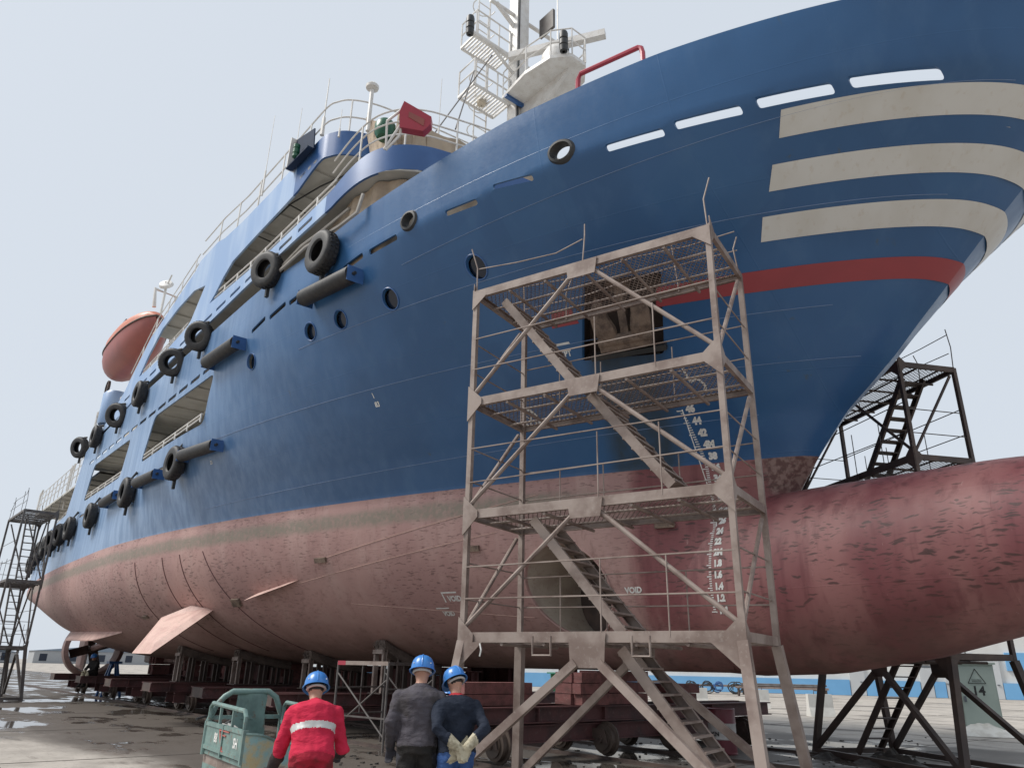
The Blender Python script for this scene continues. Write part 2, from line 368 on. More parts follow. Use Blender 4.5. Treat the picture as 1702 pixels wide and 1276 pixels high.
def hit(px,py):
    d=ray(px,py); f=lambda s:(EYE.y+d.y*s)-(CL-bw(EYE.x+d.x*s,EYE.z+d.z*s))
    a=4.0
    while a<80 and f(a)<0: a+=.08
    lo=a-.08; hi=a
    for _ in range(30):
        m=(lo+hi)/2
        if f(m)<0: lo=m
        else: hi=m
    return EYE+d*hi
def nrm(x,z):
    e=.03; dx=(bw(x+e,z)-bw(x-e,z))/(2*e); dz=(bw(x,z+e)-bw(x,z-e))/(2*e); return V((-dx,-1,-dz)).normalized()
SHIP=thing('ship','large blue ship with pink underwater hull and white bow stripes standing ashore','ship',(-30,CL,0))
NTAU=190; XE=-55.0
def tau(i): s=i/NTAU; return .35*s**2.6+.65*s
def build_hull():
    m=MB(); rows=[]
    ws=[(i/40)**1.5 for i in range(40)]; vs=[i/62 for i in range(63)]
    for w in ws:
        zn=1.6+3.7*w; r=[]
        for i in range(NTAU+1):
            x=xs(zn)+(XE-xs(zn))*tau(i); z0=zb(x); zz=z0+(5.3-z0)*w
            r.append((x,CL-(bw(x,zz) if w>0 else 0),zz))
        rows.append(r)
    for v in vs:
        r=[]
        for i in range(NTAU+1):
            x0=xs(5.3+5.7*v)+(XE-xs(5.3+5.7*v))*tau(i); zt=ztop(x0); zz=5.3+(zt-5.3)*v; x=xs(zz)+(XE-xs(zz))*tau(i)
            r.append((x,CL-bw(x,zz),zz))
        rows.append(r)
    for r in rows: r.append((XE,CL,r[-1][2]))
    m.grid(rows); return m
def rounded(pts,r,n=4):
    out=[]; N=len(pts)
    for i in range(N):
        p=V((*pts[i],0)); a=V((*pts[i-1],0)); b=V((*pts[(i+1)%N],0)); rr=min(r,(a-p).length*.45,(b-p).length*.45)
        q0=p+(a-p).normalized()*rr; q1=p+(b-p).normalized()*rr
        for k in range(n+1):
            s=k/n; q=q0*(1-s)**2+p*2*s*(1-s)+q1*s*s; out.append((q.x,q.y))
    return out
CUT=MB()
def cut_poly(pts,depth=.8):
    cx=sum(p[0] for p in pts)/len(pts); cz=sum(p[1] for p in pts)/len(pts); y0=CL-bw(cx,cz)
    CUT.poly(pts,[],lambda u,v:(u,y0-depth,v),2*depth,(0,1,0))
def slot_px(a,b,h=.12):
    A=hit(*a);B=hit(*b); pts=[(A.x,A.z),(B.x,B.z),(B.x,B.z+h),(A.x,A.z+h)]; cut_poly(rounded(pts,.05))
# freeing-port slots along deck B, bow first
for a,b,h in (((1417,147),(1572,133),.13),((1262,181),(1390,156),.13),((1125,216),(1237,190),.12),((1010,253),(1107,226),.11),((820,315),(888,300),.10),((742,360),(795,340),.11),((615,424),(661,398),.12),((572,452),(604,428),.12),((520,484),(553,461),.12),((481,508),(514,484),.12),((448,532),(475,508),.12),((418,555),(441,532),.12)):
    slot_px(a,b,h)
xx=hit(412,556).x-.25
while xx>-39.5:
    if xx-.85>-37.2: cut_poly(rounded([(xx-.85,9.55),(xx,9.56),(xx,9.69),(xx-.85,9.68)],.05))
    xx-=1.12
xx=-22.9
while xx>-36:
    cut_poly(rounded([(xx-.8,7.16),(xx,7.16),(xx,7.27),(xx-.8,7.27)],.04)); xx-=1.1
WIN=[[(-27.1,7.9),(-21.25,7.98),(-20.6,9.3),(-26.4,9.42)],[(-35.7,7.84),(-29.8,7.88),(-29.3,9.25),(-35.05,9.32)]]
for wv in WIN: cut_poly(rounded(wv,.28))
FAIR=[]
for px,py,rx,rz in ((933,252,.21,.17),(680,367,.19,.17)):
    p=hit(px,py); FAIR.append((p,rx,rz)); cut_poly([(p.x+rx*math.cos(a*math.pi/12),p.z+rz*math.sin(a*math.pi/12)) for a in range(24)],.5)
PORT=[]
for px,py,r in ((792,444,.20),(649,497,.20),(566,531,.19),(516,551,.19),(418,601,.20)):
    p=hit(px,py); PORT.append((p,r)); cut_poly([(p.x+r*math.cos(a*math.pi/12),p.z+r*math.sin(a*math.pi/12)) for a in range(24)],.4)
TUN=hit(945,980); TR=.88; TUN.x-=.0
cut_poly([(TUN.x+TR*math.cos(a*math.pi/20),TUN.z+TR*math.sin(a*math.pi/20)) for a in range(40)],1.3)
ANC=hit(1040,525); an_x0,an_x1=hit(968,540).x,hit(1098,520).x; an_z0,an_z1=hit(1040,592).z,hit(1035,470).z
POCK=[(-9.31,7.17),(-7.9,7.09),(-7.24,8.24),(-8.56,8.31)]; cut_poly(rounded(POCK,.06),2.0)
def boolean(mb,cut,th):
    tmp=mb.build('tmp','hull',None,fix=True); ct=cut.build('tmpc','hull')
    me=tmp.data; c=sum((p.center.y*p.area for p in me.polygons),0)
    # make sure normals point outboard
    if sum(p.normal.y*p.area for p in me.polygons)>0: me.flip_normals()
    s=tmp.modifiers.new('s','SOLIDIFY'); s.thickness=th; s.offset=-1
    b=tmp.modifiers.new('b','BOOLEAN'); b.operation='DIFFERENCE'; b.object=ct; b.solver='EXACT'
    bpy.context.view_layer.update(); dg=bpy.context.evaluated_depsgraph_get()
    res=bpy.data.meshes.new_from_object(tmp.evaluated_get(dg)); bpy.data.objects.remove(tmp); bpy.data.objects.remove(ct); return res
hm=boolean(build_hull(),CUT,.04)
bm=bmesh.new(); bm.from_mesh(hm); g=bm.verts[:]+bm.edges[:]+bm.faces[:]
ret=bmesh.ops.duplicate(bm,geom=g); 
nv=[e for e in ret['geom'] if isinstance(e,bmesh.types.BMVert)]
for v in nv: v.co.y=2*CL-v.co.y
bmesh.ops.reverse_faces(bm,faces=[e for e in ret['geom'] if isinstance(e,bmesh.types.BMFace)])
bmesh.ops.translate(bm,verts=bm.verts,vec=-SHIP.location)
bm.to_mesh(hm); bm.free(); hm.name='hull'
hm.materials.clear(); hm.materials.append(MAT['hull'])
hm.polygons.foreach_set('use_smooth',[True]*len(hm.polygons)); hm.set_sharp_from_angle(angle=R(35))
hull=bpy.data.objects.new('hull',hm); COL.objects.link(hull); hull.parent=SHIP
# bulbous bow: a blunt body of revolution running forward from under the stem
def bulb():
    rows=[]; N=44
    XN=-1.15
    for i in range(41):
        s=i/40; x=-10.4+(XN+10.4)*(1-(1-s)**1.6)
        f=(1-max(0,(x+3.9)/(XN+3.9))**2.3)**.5 if x>-3.9 else 1
        hw=1.16*f*lerp([(-10.4,.84),(-9.2,.98),(-8,1),(-6,1.03),(0,1.0)],x); hh=f*lerp([(-10.4,1.42),(-8,1.58),(-6.5,1.55),(-5,1.42),(-3.5,1.22),(0,1.05)],x); zc=lerp([(-10.4,3.12),(-8,3.14),(-6.5,3.17),(-5,3.28),(-3.5,3.46),(0,3.62)],x)
        rows.append([(x,CL+hw*math.sin(2*math.pi*j/N),zc+hh*math.cos(2*math.pi*j/N)) for j in range(N)])
    m=MB(); m.grid(rows,close_u=True); m.add(rows[-1],[tuple(range(N))]); return m
bo=bulb().build('bulbous_bow','hull',SHIP,smooth=True)
# thruster tunnel, with an added dark disc blocking light from its far end
th=CL-bw(TUN.x,TUN.z)
m=MB(); rows=[]
for q in range(9):
    r_=[]
    for k in range(40):
        a=2*math.pi*k/40; X=TUN.x+(TR+.01)*math.cos(a); Z=TUN.z+(TR+.01)*math.sin(a); bb=bw(X,Z)-.01; r_.append((X,CL-bb+2*bb*q/8,Z))
    rows.append(r_)
simple('tunnel_beige',(.46,.40,.33),.7,c2=(.34,.27,.22),scale=2,amt=.8,fine=((.25,.15,.12),.4))
m.grid(rows,close_u=True); m.build('thruster_tunnel','tunnel_beige',SHIP,smooth=True,fix=False)
ring=[]
for k in range(48):
    a=2*math.pi*k/48; X=TUN.x+(TR+.02)*math.cos(a); Z=TUN.z+(TR+.02)*math.sin(a); ring.append(sp(X,Z,.004))
MB().tube(ring,.028,6,closed=True).build('tunnel_ring','hull',SHIP,smooth=True)
m=MB(); m.lathe([(.05,-.5),(.24,-.35),(.27,0),(.24,.4),(.08,.6)],(TUN.x,CL-.2,TUN.z),(0,1,0),16)
for k in range(4):
    a=k*math.pi/2+.4; m.box((TUN.x+.5*math.cos(a),CL-.3,TUN.z+.5*math.sin(a)),(.30,.03,.14),(V((math.cos(a),0,math.sin(a))),V((math.sin(a)*.5,.86,-math.cos(a)*.5)),V((-math.sin(a)*.86,.5,math.cos(a)*.86))))
m.lathe([(.02,-.55),(TR-.02,-.55),(TR-.02,-.5)],(TUN.x,CL,TUN.z),(0,1,0),32); m.build('propeller_and_light_stop','steel_dark',SHIP,smooth=True)  # solid disc across the bore, added so the inside stays dark
# ================================================================= SHIP: paint, marks and fittings on the plating
def stripe(name,mat,z0,z1,xa0,xa1,both=True,xfwd=None,n=90):
    m=MB()
    for sg in ((-1,1) if both else (-1,)):
        rows=[]
        for j in range(7):
            z=z0+(z1-z0)*j/6; xa=xa0+(xa1-xa0)*j/6; xf=xs(z) if xfwd is None else xfwd
            r=[]
            for i in range(n+1):
                s=i/n; s=1-(1-s)**2.2 if xfwd is None else s; x=xa+(xf-xa)*s; N=nrm(x,z) if s<.985 else V((1,0,-.6)).normalized()
                p=V((x,CL-bw(x,z),z))+N*.006; r.append((p.x,CL+sg*(CL-p.y),p.z))
            rows.append(r)
        m.grid(rows)
    return m.build(name,mat,SHIP,smooth=True)
for a,b,c,d in ((9.51,9.80,-4.69,-4.48),(8.95,9.24,-5.18,-4.95),(8.38,8.67,-5.65,-5.44)): stripe('white_bow_stripe','white_stripe',a,b,c,d)
stripe('red_bow_stripe','red_stripe',7.76,8.03,-7.62,-7.45)
stripe('red_bow_stripe','red_stripe',7.74,8.00,-9.52,-9.36,False,-9.0,12)
def poly_on_hull(pts,off=.005): return [sp(p[0],p[1],off) for p in pts]
def decal(name,mat,tris,parent=SHIP): # list of (verts2d, faces) already in (x,z)
    m=MB()
    for vs,fs in tris: m.add([sp(v[0],v[1],.007) for v in vs],fs)
    o=m.build(name,mat,parent,fix=False); return o
FCACHE={}
def glyphs(txt,size,bold=.0):
    k=(txt,size,bold)
    if k in FCACHE: return FCACHE[k]
    cu=bpy.data.curves.new('t','FONT'); cu.body=txt; cu.size=size; cu.resolution_u=3; cu.offset=bold; cu.align_x='LEFT'
    o=bpy.data.objects.new('t',cu); COL.objects.link(o); bpy.context.view_layer.update()
    me=bpy.data.meshes.new_from_object(o.evaluated_get(bpy.context.evaluated_depsgraph_get())); vs=[(v.co.x,v.co.y) for v in me.vertices]; fs=[tuple(p.vertices) for p in me.polygons]
    bpy.data.objects.remove(o); bpy.data.meshes.remove(me); FCACHE[k]=(vs,fs); return vs,fs
def hull_text(txt,x,z,size,name='painted_mark',bold=.006):
    vs,fs=glyphs(txt,size,bold); N=nrm(x,z); c=max(.35,abs(N.y)/math.hypot(N.x,N.y)); sh=-N.x*N.z/(1-N.z*N.z)
    decal(name,'mark_white',[([(x+v[0]*c+v[1]*sh,z+v[1]) for v in vs],fs)])
def rect(x0,z0,x1,z1): return ([(x0,z0),(x1,z0),(x1,z1),(x0,z1)],[(0,1,2,3)])
# draft scale
DX=-8.12
tr=[]
d=1.0
while d<4.61:
    z=1.6+d; k=round(d*50); L=.10 if k%5==0 else .055
    if k%5==0 or True: tr.append(rect(DX-L,z-.009,DX,z+.009))
    d+=.04
tr.append(rect(DX-.005,2.58,DX+.012,4.4)); tr.append(rect(DX-.005,4.4,DX+.012,6.22))
decal('draft_scale','mark_white',tr)
for d in [1.0+.2*i for i in range(19)]:
    k=round(d*10); tx='%dM'%(k//10) if k%10==0 else ('%d'%k if k>20 else '%.1f'%d)
    hull_text(tx,DX+.05,1.6+d-.03,.155,'draft_figure',.012)
hull_text('FPT',-9.62,7.28,.13); decal('painted_mark','mark_white',[rect(-9.75,7.46,-9.35,7.495)])
hull_text('83',-14.25,7.08,.14); decal('painted_mark','mark_white',[rect(-14.19,7.25,-14.17,7.36)])
hull_text('VOID',-9.98,3.0,.15); hull_text('VOID',-14.1,2.97,.15); hull_text('VOID',-14.45,2.68,.13)
decal('painted_mark','mark_white',[rect(-14.2,3.13,-13.8,3.16),rect(-14.2,2.95,-14.17,3.16),rect(-14.55,2.82,-14.2,2.845)])
hull_text('21',-21.1,6.8,.13)
# thruster symbol: ring with a saltire; bulb symbol
tr=[]; c=(-10.87,6.37)
for k in range(28):
    a0,a1=2*math.pi*k/28,2*math.pi*(k+1)/28; q=[(c[0]+r*math.cos(a)*.86,c[1]+r*math.sin(a)) for r,a in ((.15,a0),(.20,a0),(.20,a1),(.15,a1))]; tr.append((q,[(0,1,2,3)]))
for s in (1,-1):
    q=[(c[0]-.12,c[1]-.12*s-.02),(c[0]-.09,c[1]-.12*s-.02),(c[0]+.12,c[1]+.12*s+.02),(c[0]+.09,c[1]+.12*s+.02)]; tr.append((q,[(0,1,2,3)]))
decal('thruster_symbol','mark_white',tr)
tr=[]; c=(-7.72,6.62)
pts=[(-.02,.22),(-.02,.0),(.05,.03),(.12,.02),(.17,-.04),(.17,-.10),(.12,-.16),(.03,-.18),(-.10,-.18)]
for a,b in zip(pts,pts[1:]):
    dx,dz=b[0]-a[0],b[1]-a[1]; L=math.hypot(dx,dz); nx,nz=-dz/L*.02,dx/L*.02
    tr.append(([(c[0]+a[0]+nx,c[1]+a[1]+nz),(c[0]+a[0]-nx,c[1]+a[1]-nz),(c[0]+b[0]-nx,c[1]+b[1]-nz),(c[0]+b[0]+nx,c[1]+b[1]+nz)],[(0,1,2,3)]))
decal('bulb_symbol','mark_white',tr)
# raised weld seams
def seam(pts,r=.007,mat='hull'): MB().tube([sp(x,z,.002) for x,z in pts],r,5).build('weld_seam',mat,SHIP,smooth=True)
simple('seam_pale',(.16,.24,.40),.5); simple('seam_pink',(.50,.33,.28),.6); simple('seam_dark',(.10,.04,.04),.6)
def zl(z0,z1,x0,x1,n=70): return [(x0+(x1-x0)*i/n,z0+(z1-z0)*i/n) for i in range(n+1)]
seam(zl(7.40,7.48,-21,-5.2),.007,'seam_pale'); seam(zl(8.70,8.72,-16,-3.2),.007,'seam_pale'); seam(zl(5.70,6.02,-22,-7),.007,'seam_pale'); seam(zl(6.75,6.75,-10.5,-5.2),.006,'seam_pale')
seam(zl(9.44,9.83,-12,-1.9),.006,'seam_pale')
seam(zl(5.0,4.0,-11.4,-17.5),.009,'seam_pink'); seam(zl(3.0,2.6,-17,-12.2),.008,'seam_pink'); seam(zl(4.3,3.5,-12.4,-18.5),.007,'seam_pink')
for x0,x1 in ((-22.2,-20.9),(-23.5,-23.0),(-24.6,-24.3),(-26.6,-26.6)):
    seam([(x0+(x1-x0)*(i/24),4.55-2.6*(i/24)) for i in range(25)],.016,'seam_dark')
# small anode blocks welded to the bottom plating
for px,py in ((785,911),(1105,872),(393,997),(534,930),(243,1024),(310,1085),(395,1003)):
    p=hit(px,py); N=nrm(p.x,p.z); tx=V((0,0,1)).cross(N).normalized()
    MB().box(p+N*.03,(.19,.035,.06),(tx,N,N.cross(tx))).build('anode','rust_anchor',SHIP)
# port lights
for p,r in PORT:
    N=nrm(p.x,p.z); a=[sp(p.x+(r+.015)*math.cos(k*math.pi/14),p.z+(r+.015)*math.sin(k*math.pi/14),.008) for k in range(28)]
    po=MB().tube(a,.016,6,closed=True).build('porthole','frontblue',SHIP,smooth=True)
    q=[sp(p.x+(r+.01)*math.cos(k*math.pi/14),p.z+(r+.01)*math.sin(k*math.pi/14),-.10) for k in range(28)]
    MB().add(q,[tuple(range(28))]).build('pane','dark_glass',po)
for p,rx,rz in FAIR:
    rows=[]
    for r_,o in ((.055,.0),(.03,.045),(-.01,.05),(-.03,.0),(-.03,-.12)):
        rows.append([sp(p.x+(rx+r_)*math.cos(k*math.pi/14),p.z+(rz+r_)*math.sin(k*math.pi/14),o) for k in range(28)])
    MB().grid(rows,close_u=True).build('fairlead','black_steel',SHIP,smooth=True,fix=False)
# anchor pocket lining
cx=sum(p[0] for p in POCK)/4; cz=sum(p[1] for p in POCK)/4; NA=nrm(cx,cz); pf=[sp(x,z,0) for x,z in POCK]; pb=[p-NA*.55 for p in pf]
MB().add(pf+pb,[(4,5,6,7)]+[(i,(i+1)%4,4+(i+1)%4,4+i) for i in range(4)]).build('anchor_pocket','steel_dark',SHIP,fix=False)
# the anchor, flukes up against the hull
ac=(pf[0]+pf[1]+pf[2]+pf[3])/4; TX=V((0,0,1)).cross(NA).normalized(); TU=NA.cross(TX).normalized()
if TU.z<0: TU=-TU
if TX.x<0: TX=-TX
AN=thing('anchor','rusty stockless anchor with two flukes stowed in the bow recess','anchor',ac-TU*.55+NA*.1)
def A(u,v,n): return ac+TX*u+TU*v+NA*n
MB().bar(A(0,-.42,-.02),A(0,.55,-.30),.17,.15,TX).build('shank','rust_anchor',AN)
for s in (-1,1):
    m=MB(); prof=[(-.38,.17,.13),(-.15,.20,.15),(.1,.16,.12),(.32,.11,.08),(.50,.015,.02)]
    rows=[]
    for v,wd,th_ in prof:
        u0=.30+.10*math.sin((v+.4)*2.2)-(.0 if v<.3 else .03); n0=.06+.10*(v+.38)
        rows.append([A(s*(u0+a*wd),v,n0+b*th_) for a,b in ((-1,-.6),(1,-.6),(1.0,.3),(0,1),(-1,.3))])
    m.grid(rows,close_u=True); m.add(rows[0],[(0,1,2,3,4)]); m.build('fluke','rust_anchor',AN)
MB().box(A(0,-.47,.03),(.50,.13,.10),(TX,NA,TU)).lathe([(.10,-.52),(.13,-.45),(.13,.45),(.10,.52)],A(0,-.40,.05),TX,12).build('crown','rust_anchor',AN,smooth=True)
MB().lathe([(.0,-.1),(.22,-.08),(.25,0),(.22,.08),(.0,.1)],A(0,.62,-.33),NA,16).build('shackle','rust_anchor',AN,smooth=True)
MB().box(A(0,-.66,.02),(.72,.12,.05),(TX,NA,TU)).build('anchor_bolster','black_steel',SHIP)
# stabiliser fin, bilge keels
def fin(name,pts,th_,mat='hull',bev=.3):
    pts=[V(p) for p in pts]; n=(pts[1]-pts[0]).cross(pts[2]-pts[1]).normalized(); c=sum(pts,V((0,0,0)))/len(pts)
    k=len(pts); inn=[p+(c-p)*bev for p in pts]
    m=MB(); vs=pts+[p+n*th_ for p in inn]+[p-n*th_ for p in inn]
    fs=[tuple(range(k,2*k)),tuple(range(3*k-1,2*k-1,-1))]
    for i in range(k):
        j=(i+1)%k; fs+=[(i,j,k+j,k+i),(j,i,2*k+i,2*k+j)]
    m.add(vs,fs); return m.build(name,mat,SHIP)
r0=hit(317,1005); r1=hit(350,1011); t0=aty(219,1085,6.15); t1=aty(250,1086,6.15); m0=aty(268,1026,6.95)
simple('fin_pink',(.55,.37,.32),.6,c2=(.42,.25,.22),scale=2.5,amt=.8,fine=((.25,.22,.15),.6))
fin('stabiliser_fin',[r0+V((0,.25,.1)),m0,t0,t1,r1+V((0,.25,.1))],.11,'fin_pink',.28)
ba=hit(423,988); bb=hit(497,963); fin('bilge_keel',[ba,bb,bb+V((-.35,-.26,-.16)),ba+V((.05,-.30,-.18))],.02,'fin_pink')
def strip_keel(x0,x1,z0,z1,wd):
    top=[];bot=[]
    for i in range(15):
        s=i/14; x=x0+(x1-x0)*s; z=z0+(z1-z0)*s; p=sp(x,z,-.05); N=nrm(x,z); w_=wd*min(1,4*s+.05,4*(1-s)+.3); top.append(p); bot.append(p+N*w_)
    m=MB(); m.grid([top,bot]); m.grid([[p-V((0,0,.05)) for p in top],[p-V((0,0,.05)) for p in bot]]); m.grid([bot,[p-V((0,0,.05)) for p in bot]]); return m.build('bilge_keel','fin_pink',SHIP)
strip_keel(-31.2,-44,2.60,2.85,.42)
# stern gear
for sg in (-1,1):
    Yp=CL+sg*3.0
    nz=MB().lathe([(1.22,-.65),(1.42,-.55),(1.40,.1),(1.28,.65),(1.20,.6),(1.10,0),(1.22,-.65)],(-45.5,Yp,2.15),(-1,0,0),36).build('propeller_nozzle','hull',SHIP,smooth=True)
    pr=MB().lathe([(.02,-.35),(.2,-.25),(.24,.1),(.12,.5),(.02,.6)],(-45.5,Yp,2.15),(-1,0,0),14)
    for k in range(4):
        a=k*math.pi/2+.3; e=V((0,math.cos(a),math.sin(a))); q=V((0,-math.sin(a),math.cos(a))); pr.box(V((-45.5,Yp,2.15))+e*.62,(.44,.24,.025),(e,(q+V((.7,0,0))).normalized(),(V((1,0,0))-q*.7).normalized()))
    pr.build('propeller','steel_dark',SHIP,smooth=True)
    MB().tube([(-45.3,Yp,2.15),(-40,Yp,2.6),(-37,Yp,2.8)],.16,12).build('propeller_shaft','hull',SHIP,smooth=True)
    fin('rudder',[(-46.6,Yp,3.7),(-48.4,Yp,3.7),(-48.2,Yp,.95),(-46.8,Yp,.95)],.14,'hull',.25)
fin('skeg',[(-38,CL,1.7),(-47,CL,3.4),(-46.5,CL,1.5),(-38,CL,1.5)],.2,'hull',.1)
# ================================================================= DECKS, HOUSE AND SIDE PLATING
def slab(name,z,th_,hb,x0,x1,mat,n=60):
    m=MB(); pts=[]
    for i in range(n+1):
        x=x0+(x1-x0)*i/n; b=max(hb(x),.02); pts.append((x,b))
    for zz in (z,z-th_): m.grid([[(x,CL-b,zz) for x,b in pts],[(x,CL+b,zz) for x,b in pts]])
    for s in (-1,1): m.grid([[(x,CL+s*b,z) for x,b in pts],[(x,CL+s*b,z-th_) for x,b in pts]])
    b=pts[0][1]; m.add([(x0,CL-b,z),(x0,CL+b,z),(x0,CL+b,z-th_),(x0,CL-b,z-th_)],[(0,1,2,3)])
    return m.build(name,mat,SHIP)
slab('main_deck',7.15,.08,lambda x:bw(x,7.1)-.07,-54.9,-8,'deckhead')
slab('upper_deck',9.52,.10,lambda x:bw(x,9.45)-.07,-36.5,-2.2,'deckhead',120)
PLA=[(-14.5,6.02),(-13.5,6.05),(-12.8,6.18),(-12.2,6.50),(-11.8,7.05),(-11.6,7.7),(-11.3,9),(-11.05,10.8),(-10.95,12.6)]
PLR=[(-16.5,6.02),(-15.2,6.03),(-14.8,6.15),(-14.5,6.38),(-14.25,6.85),(-14.1,7.5),(-13.9,9),(-13.75,10.8),(-13.7,12.6)]
def smoothc(p,n=4):
    p=[V((*q,0)) for q in p]; out=[]
    for i in range(len(p)-1):
        a=p[max(i-1,0)];b=p[i];c=p[i+1];d=p[min(i+2,len(p)-1)]
        for k in range(n):
            t=k/n; out.append(.5*((2*b)+(c-a)*t+(2*a-5*b+4*c-d)*t*t+(3*b-a-3*c+d)*t**3))
    out.append(p[-1]); return [(v.x,v.y) for v in out]
PLAs=smoothc(PLA); PLRs=smoothc(PLR)
def plan_hb(pl):
    tab=sorted([(x,CL-y) for x,y in pl])
    def f(x): return lerp(tab,x)
    return f
slab('deck_a',11.84,.08,plan_hb(PLAs),-33,-10.96,'deckhead',100)
slab('bridge_roof',13.62,.08,plan_hb(PLRs),-29.5,-13.71,'deckhead',100)
slab('aft_deck_a',9.30,.10,lambda x:6.40 if x<-37.5 else 6.2,-50.5,-35.9,'deckhead')
def house(x0,x1,hw,z0,z1,front=1.2):
    pts=[(x0,-hw),(x1-front,-hw),(x1,-hw+front*1.4),(x1,hw-front*1.4),(x1-front,hw),(x0,hw)]
    m=MB(); m.poly(pts,[],lambda u,v:(u,CL+v,z0),z1-z0,(0,0,1)); return m.build('house_wall','cream',SHIP)
house(-36.4,-18.5,5.0,7.16,9.41); house(-50,-36.45,5.0,7.16,9.19,.02); house(-36.4,-13.8,5.5,9.53,11.50,1.4); house(-29,-15.8,5.0,11.61,13.53,1.0)
m=MB()
for k in range(11):
    x=-15.6-k*1.25; m.box((x,CL-5.85,13.51),(.02,.72,.03))
m.box((0-22,CL-5.6,13.45),(7,.03,.07)); m.build('deck_beam','deckhead',SHIP)
m=MB()
for k in range(14):
    x=-20-k*1.2; m.box((x,CL-5.75,9.40),(.02,.72,.025))
m.box((-28,CL-5.5,9.35),(8.6,.025,.06)); m.build('deck_beam','deckhead',SHIP)
m=MB()
for k in range(11):
    x=-37.5-k*1.2; m.box((x,CL-5.1,9.18),(.02,1.3,.03))
m.build('deck_beam','deckhead',SHIP)
# pierced side plating with its arched openings (starboard and port)
LOWA=[(-36.2,10.55),(-32.7,10.75),(-29.5,11.17),(-24.6,11.34),(-19.4,11.48),(-16.2,11.52),(-14.3,11.50)]
TOPA=[(-14.3,11.98),(-16,11.96),(-18.7,11.98),(-21.2,12.12),(-22.4,12.2),(-22.0,12.38),(-21.4,12.75),(-20.75,13.02),(-19.1,13.08),(-17,13.12),(-16.5,13.14)]
TOPR=[(-16.5,14.22),(-18.2,14.2),(-20.5,14.28),(-22.0,14.42),(-22.7,14.60),(-24.4,14.62),(-24.7,14.42),(-26.8,13.98),(-29.5,13.42),(-31.4,12.4),(-32.4,11.85),(-35.2,10.95),(-36.2,10.85)]
ARCH2=[(-23.25,13.2),(-24.5,13.5),(-26.2,13.46),(-27.95,13.25),(-29.3,12.6),(-30.2,11.96),(-29.6,11.92),(-27.7,11.9),(-24.6,12.12),(-24.2,12.25)]
for sg in (-1,1):
    holes=[ARCH2]
    xx=-15.0
    while xx>-31.5:
        zc=lerp([(-32,11.40),(-24.6,11.60),(-18,11.70),(-13,11.72)],xx); zc2=lerp([(-32,11.40),(-24.6,11.60),(-18,11.70),(-13,11.72)],xx-.8); holes.append(rounded([(xx-.8,zc2-.05),(xx,zc-.05),(xx,zc+.06),(xx-.8,zc2+.06)],.05,2)); xx-=1.15
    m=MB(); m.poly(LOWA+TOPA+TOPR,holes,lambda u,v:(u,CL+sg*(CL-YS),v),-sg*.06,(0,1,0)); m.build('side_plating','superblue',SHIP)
def wallcurve(name,pl,zlo,zhi,mat,th_=.05,side=-1):
    for sg in (-1,1):
        lo=[(x,CL+sg*(CL-y),zlo(x)) for x,y in pl]; hi=[(x,CL+sg*(CL-y),zhi(x)) for x,y in pl]
        m=MB(); m.grid([lo,hi]); inn=[(x-.03,CL+sg*(CL-y-.05),zhi(x)) for x,y in pl]; inl=[(x-.03,CL+sg*(CL-y-.05),zlo(x)) for x,y in pl]
        m.grid([hi,inn]); m.grid([inn,inl]); m.grid([lo,inl]); m.build(name,mat,SHIP,smooth=True)
PA2=[(-14.3,6.0)]+[p for p in PLAs if p[0]>-14.2]
PR2=[(-16.5,6.0)]+[p for p in PLRs if p[0]>-16.3]
wallcurve('deck_edge_plating',PA2,lambda x:lerp([(-14.3,11.5),(-12.7,11.74),(-11.5,11.84)],x),lambda x:lerp([(-14.3,11.98),(-12.7,12.40),(-11.5,12.50)],x),'frontblue')
wallcurve('roof_edge_plating',PR2,lambda x:lerp([(-16.5,13.14),(-15,13.5)],x),lambda x:14.22,'frontblue')
def offset_plan(pl,d):
    out=[]
    for i in range(len(pl)):
        a=V((*pl[max(i-1,0)],0)); b=V((*pl[min(i+1,len(pl)-1)],0)); t=(b-a).normalized(); n=V((-t.y,t.x,0)); 
        out.append((pl[i][0]+n.x*d,pl[i][1]+n.y*d))
    return out
def rail(name,pts,r=.022,mat='white_paint'): return MB().tube(pts,r,6).build(name,mat,SHIP,smooth=True)
def railing(pl,zf,hs,step,mat='white_paint',r=.022):
    pl=[V((x,y,0)) for x,y in pl]; acc=0; last=None
    for h in hs: rail('rail',[(p.x,p.y,zf(p.x)+h) for p in pl],r,mat)
    for i in range(1,len(pl)):
        L=(pl[i]-pl[i-1]).length; t=step-acc
        while t<=L:
            p=pl[i-1].lerp(pl[i],t/L); rail('rail_post',[(p.x,p.y,zf(p.x)),(p.x,p.y,zf(p.x)+hs[-1])],r*1.15,mat); t+=step
        acc=(acc+L)%step
def dense(pl,s=.25):
    out=[pl[0]]
    for a,b in zip(pl,pl[1:]):
        n=max(1,int(math.dist(a,b)/s))
        out+=[(a[0]+(b[0]-a[0])*k/n,a[1]+(b[1]-a[1])*k/n) for k in range(1,n+1)]
    return out
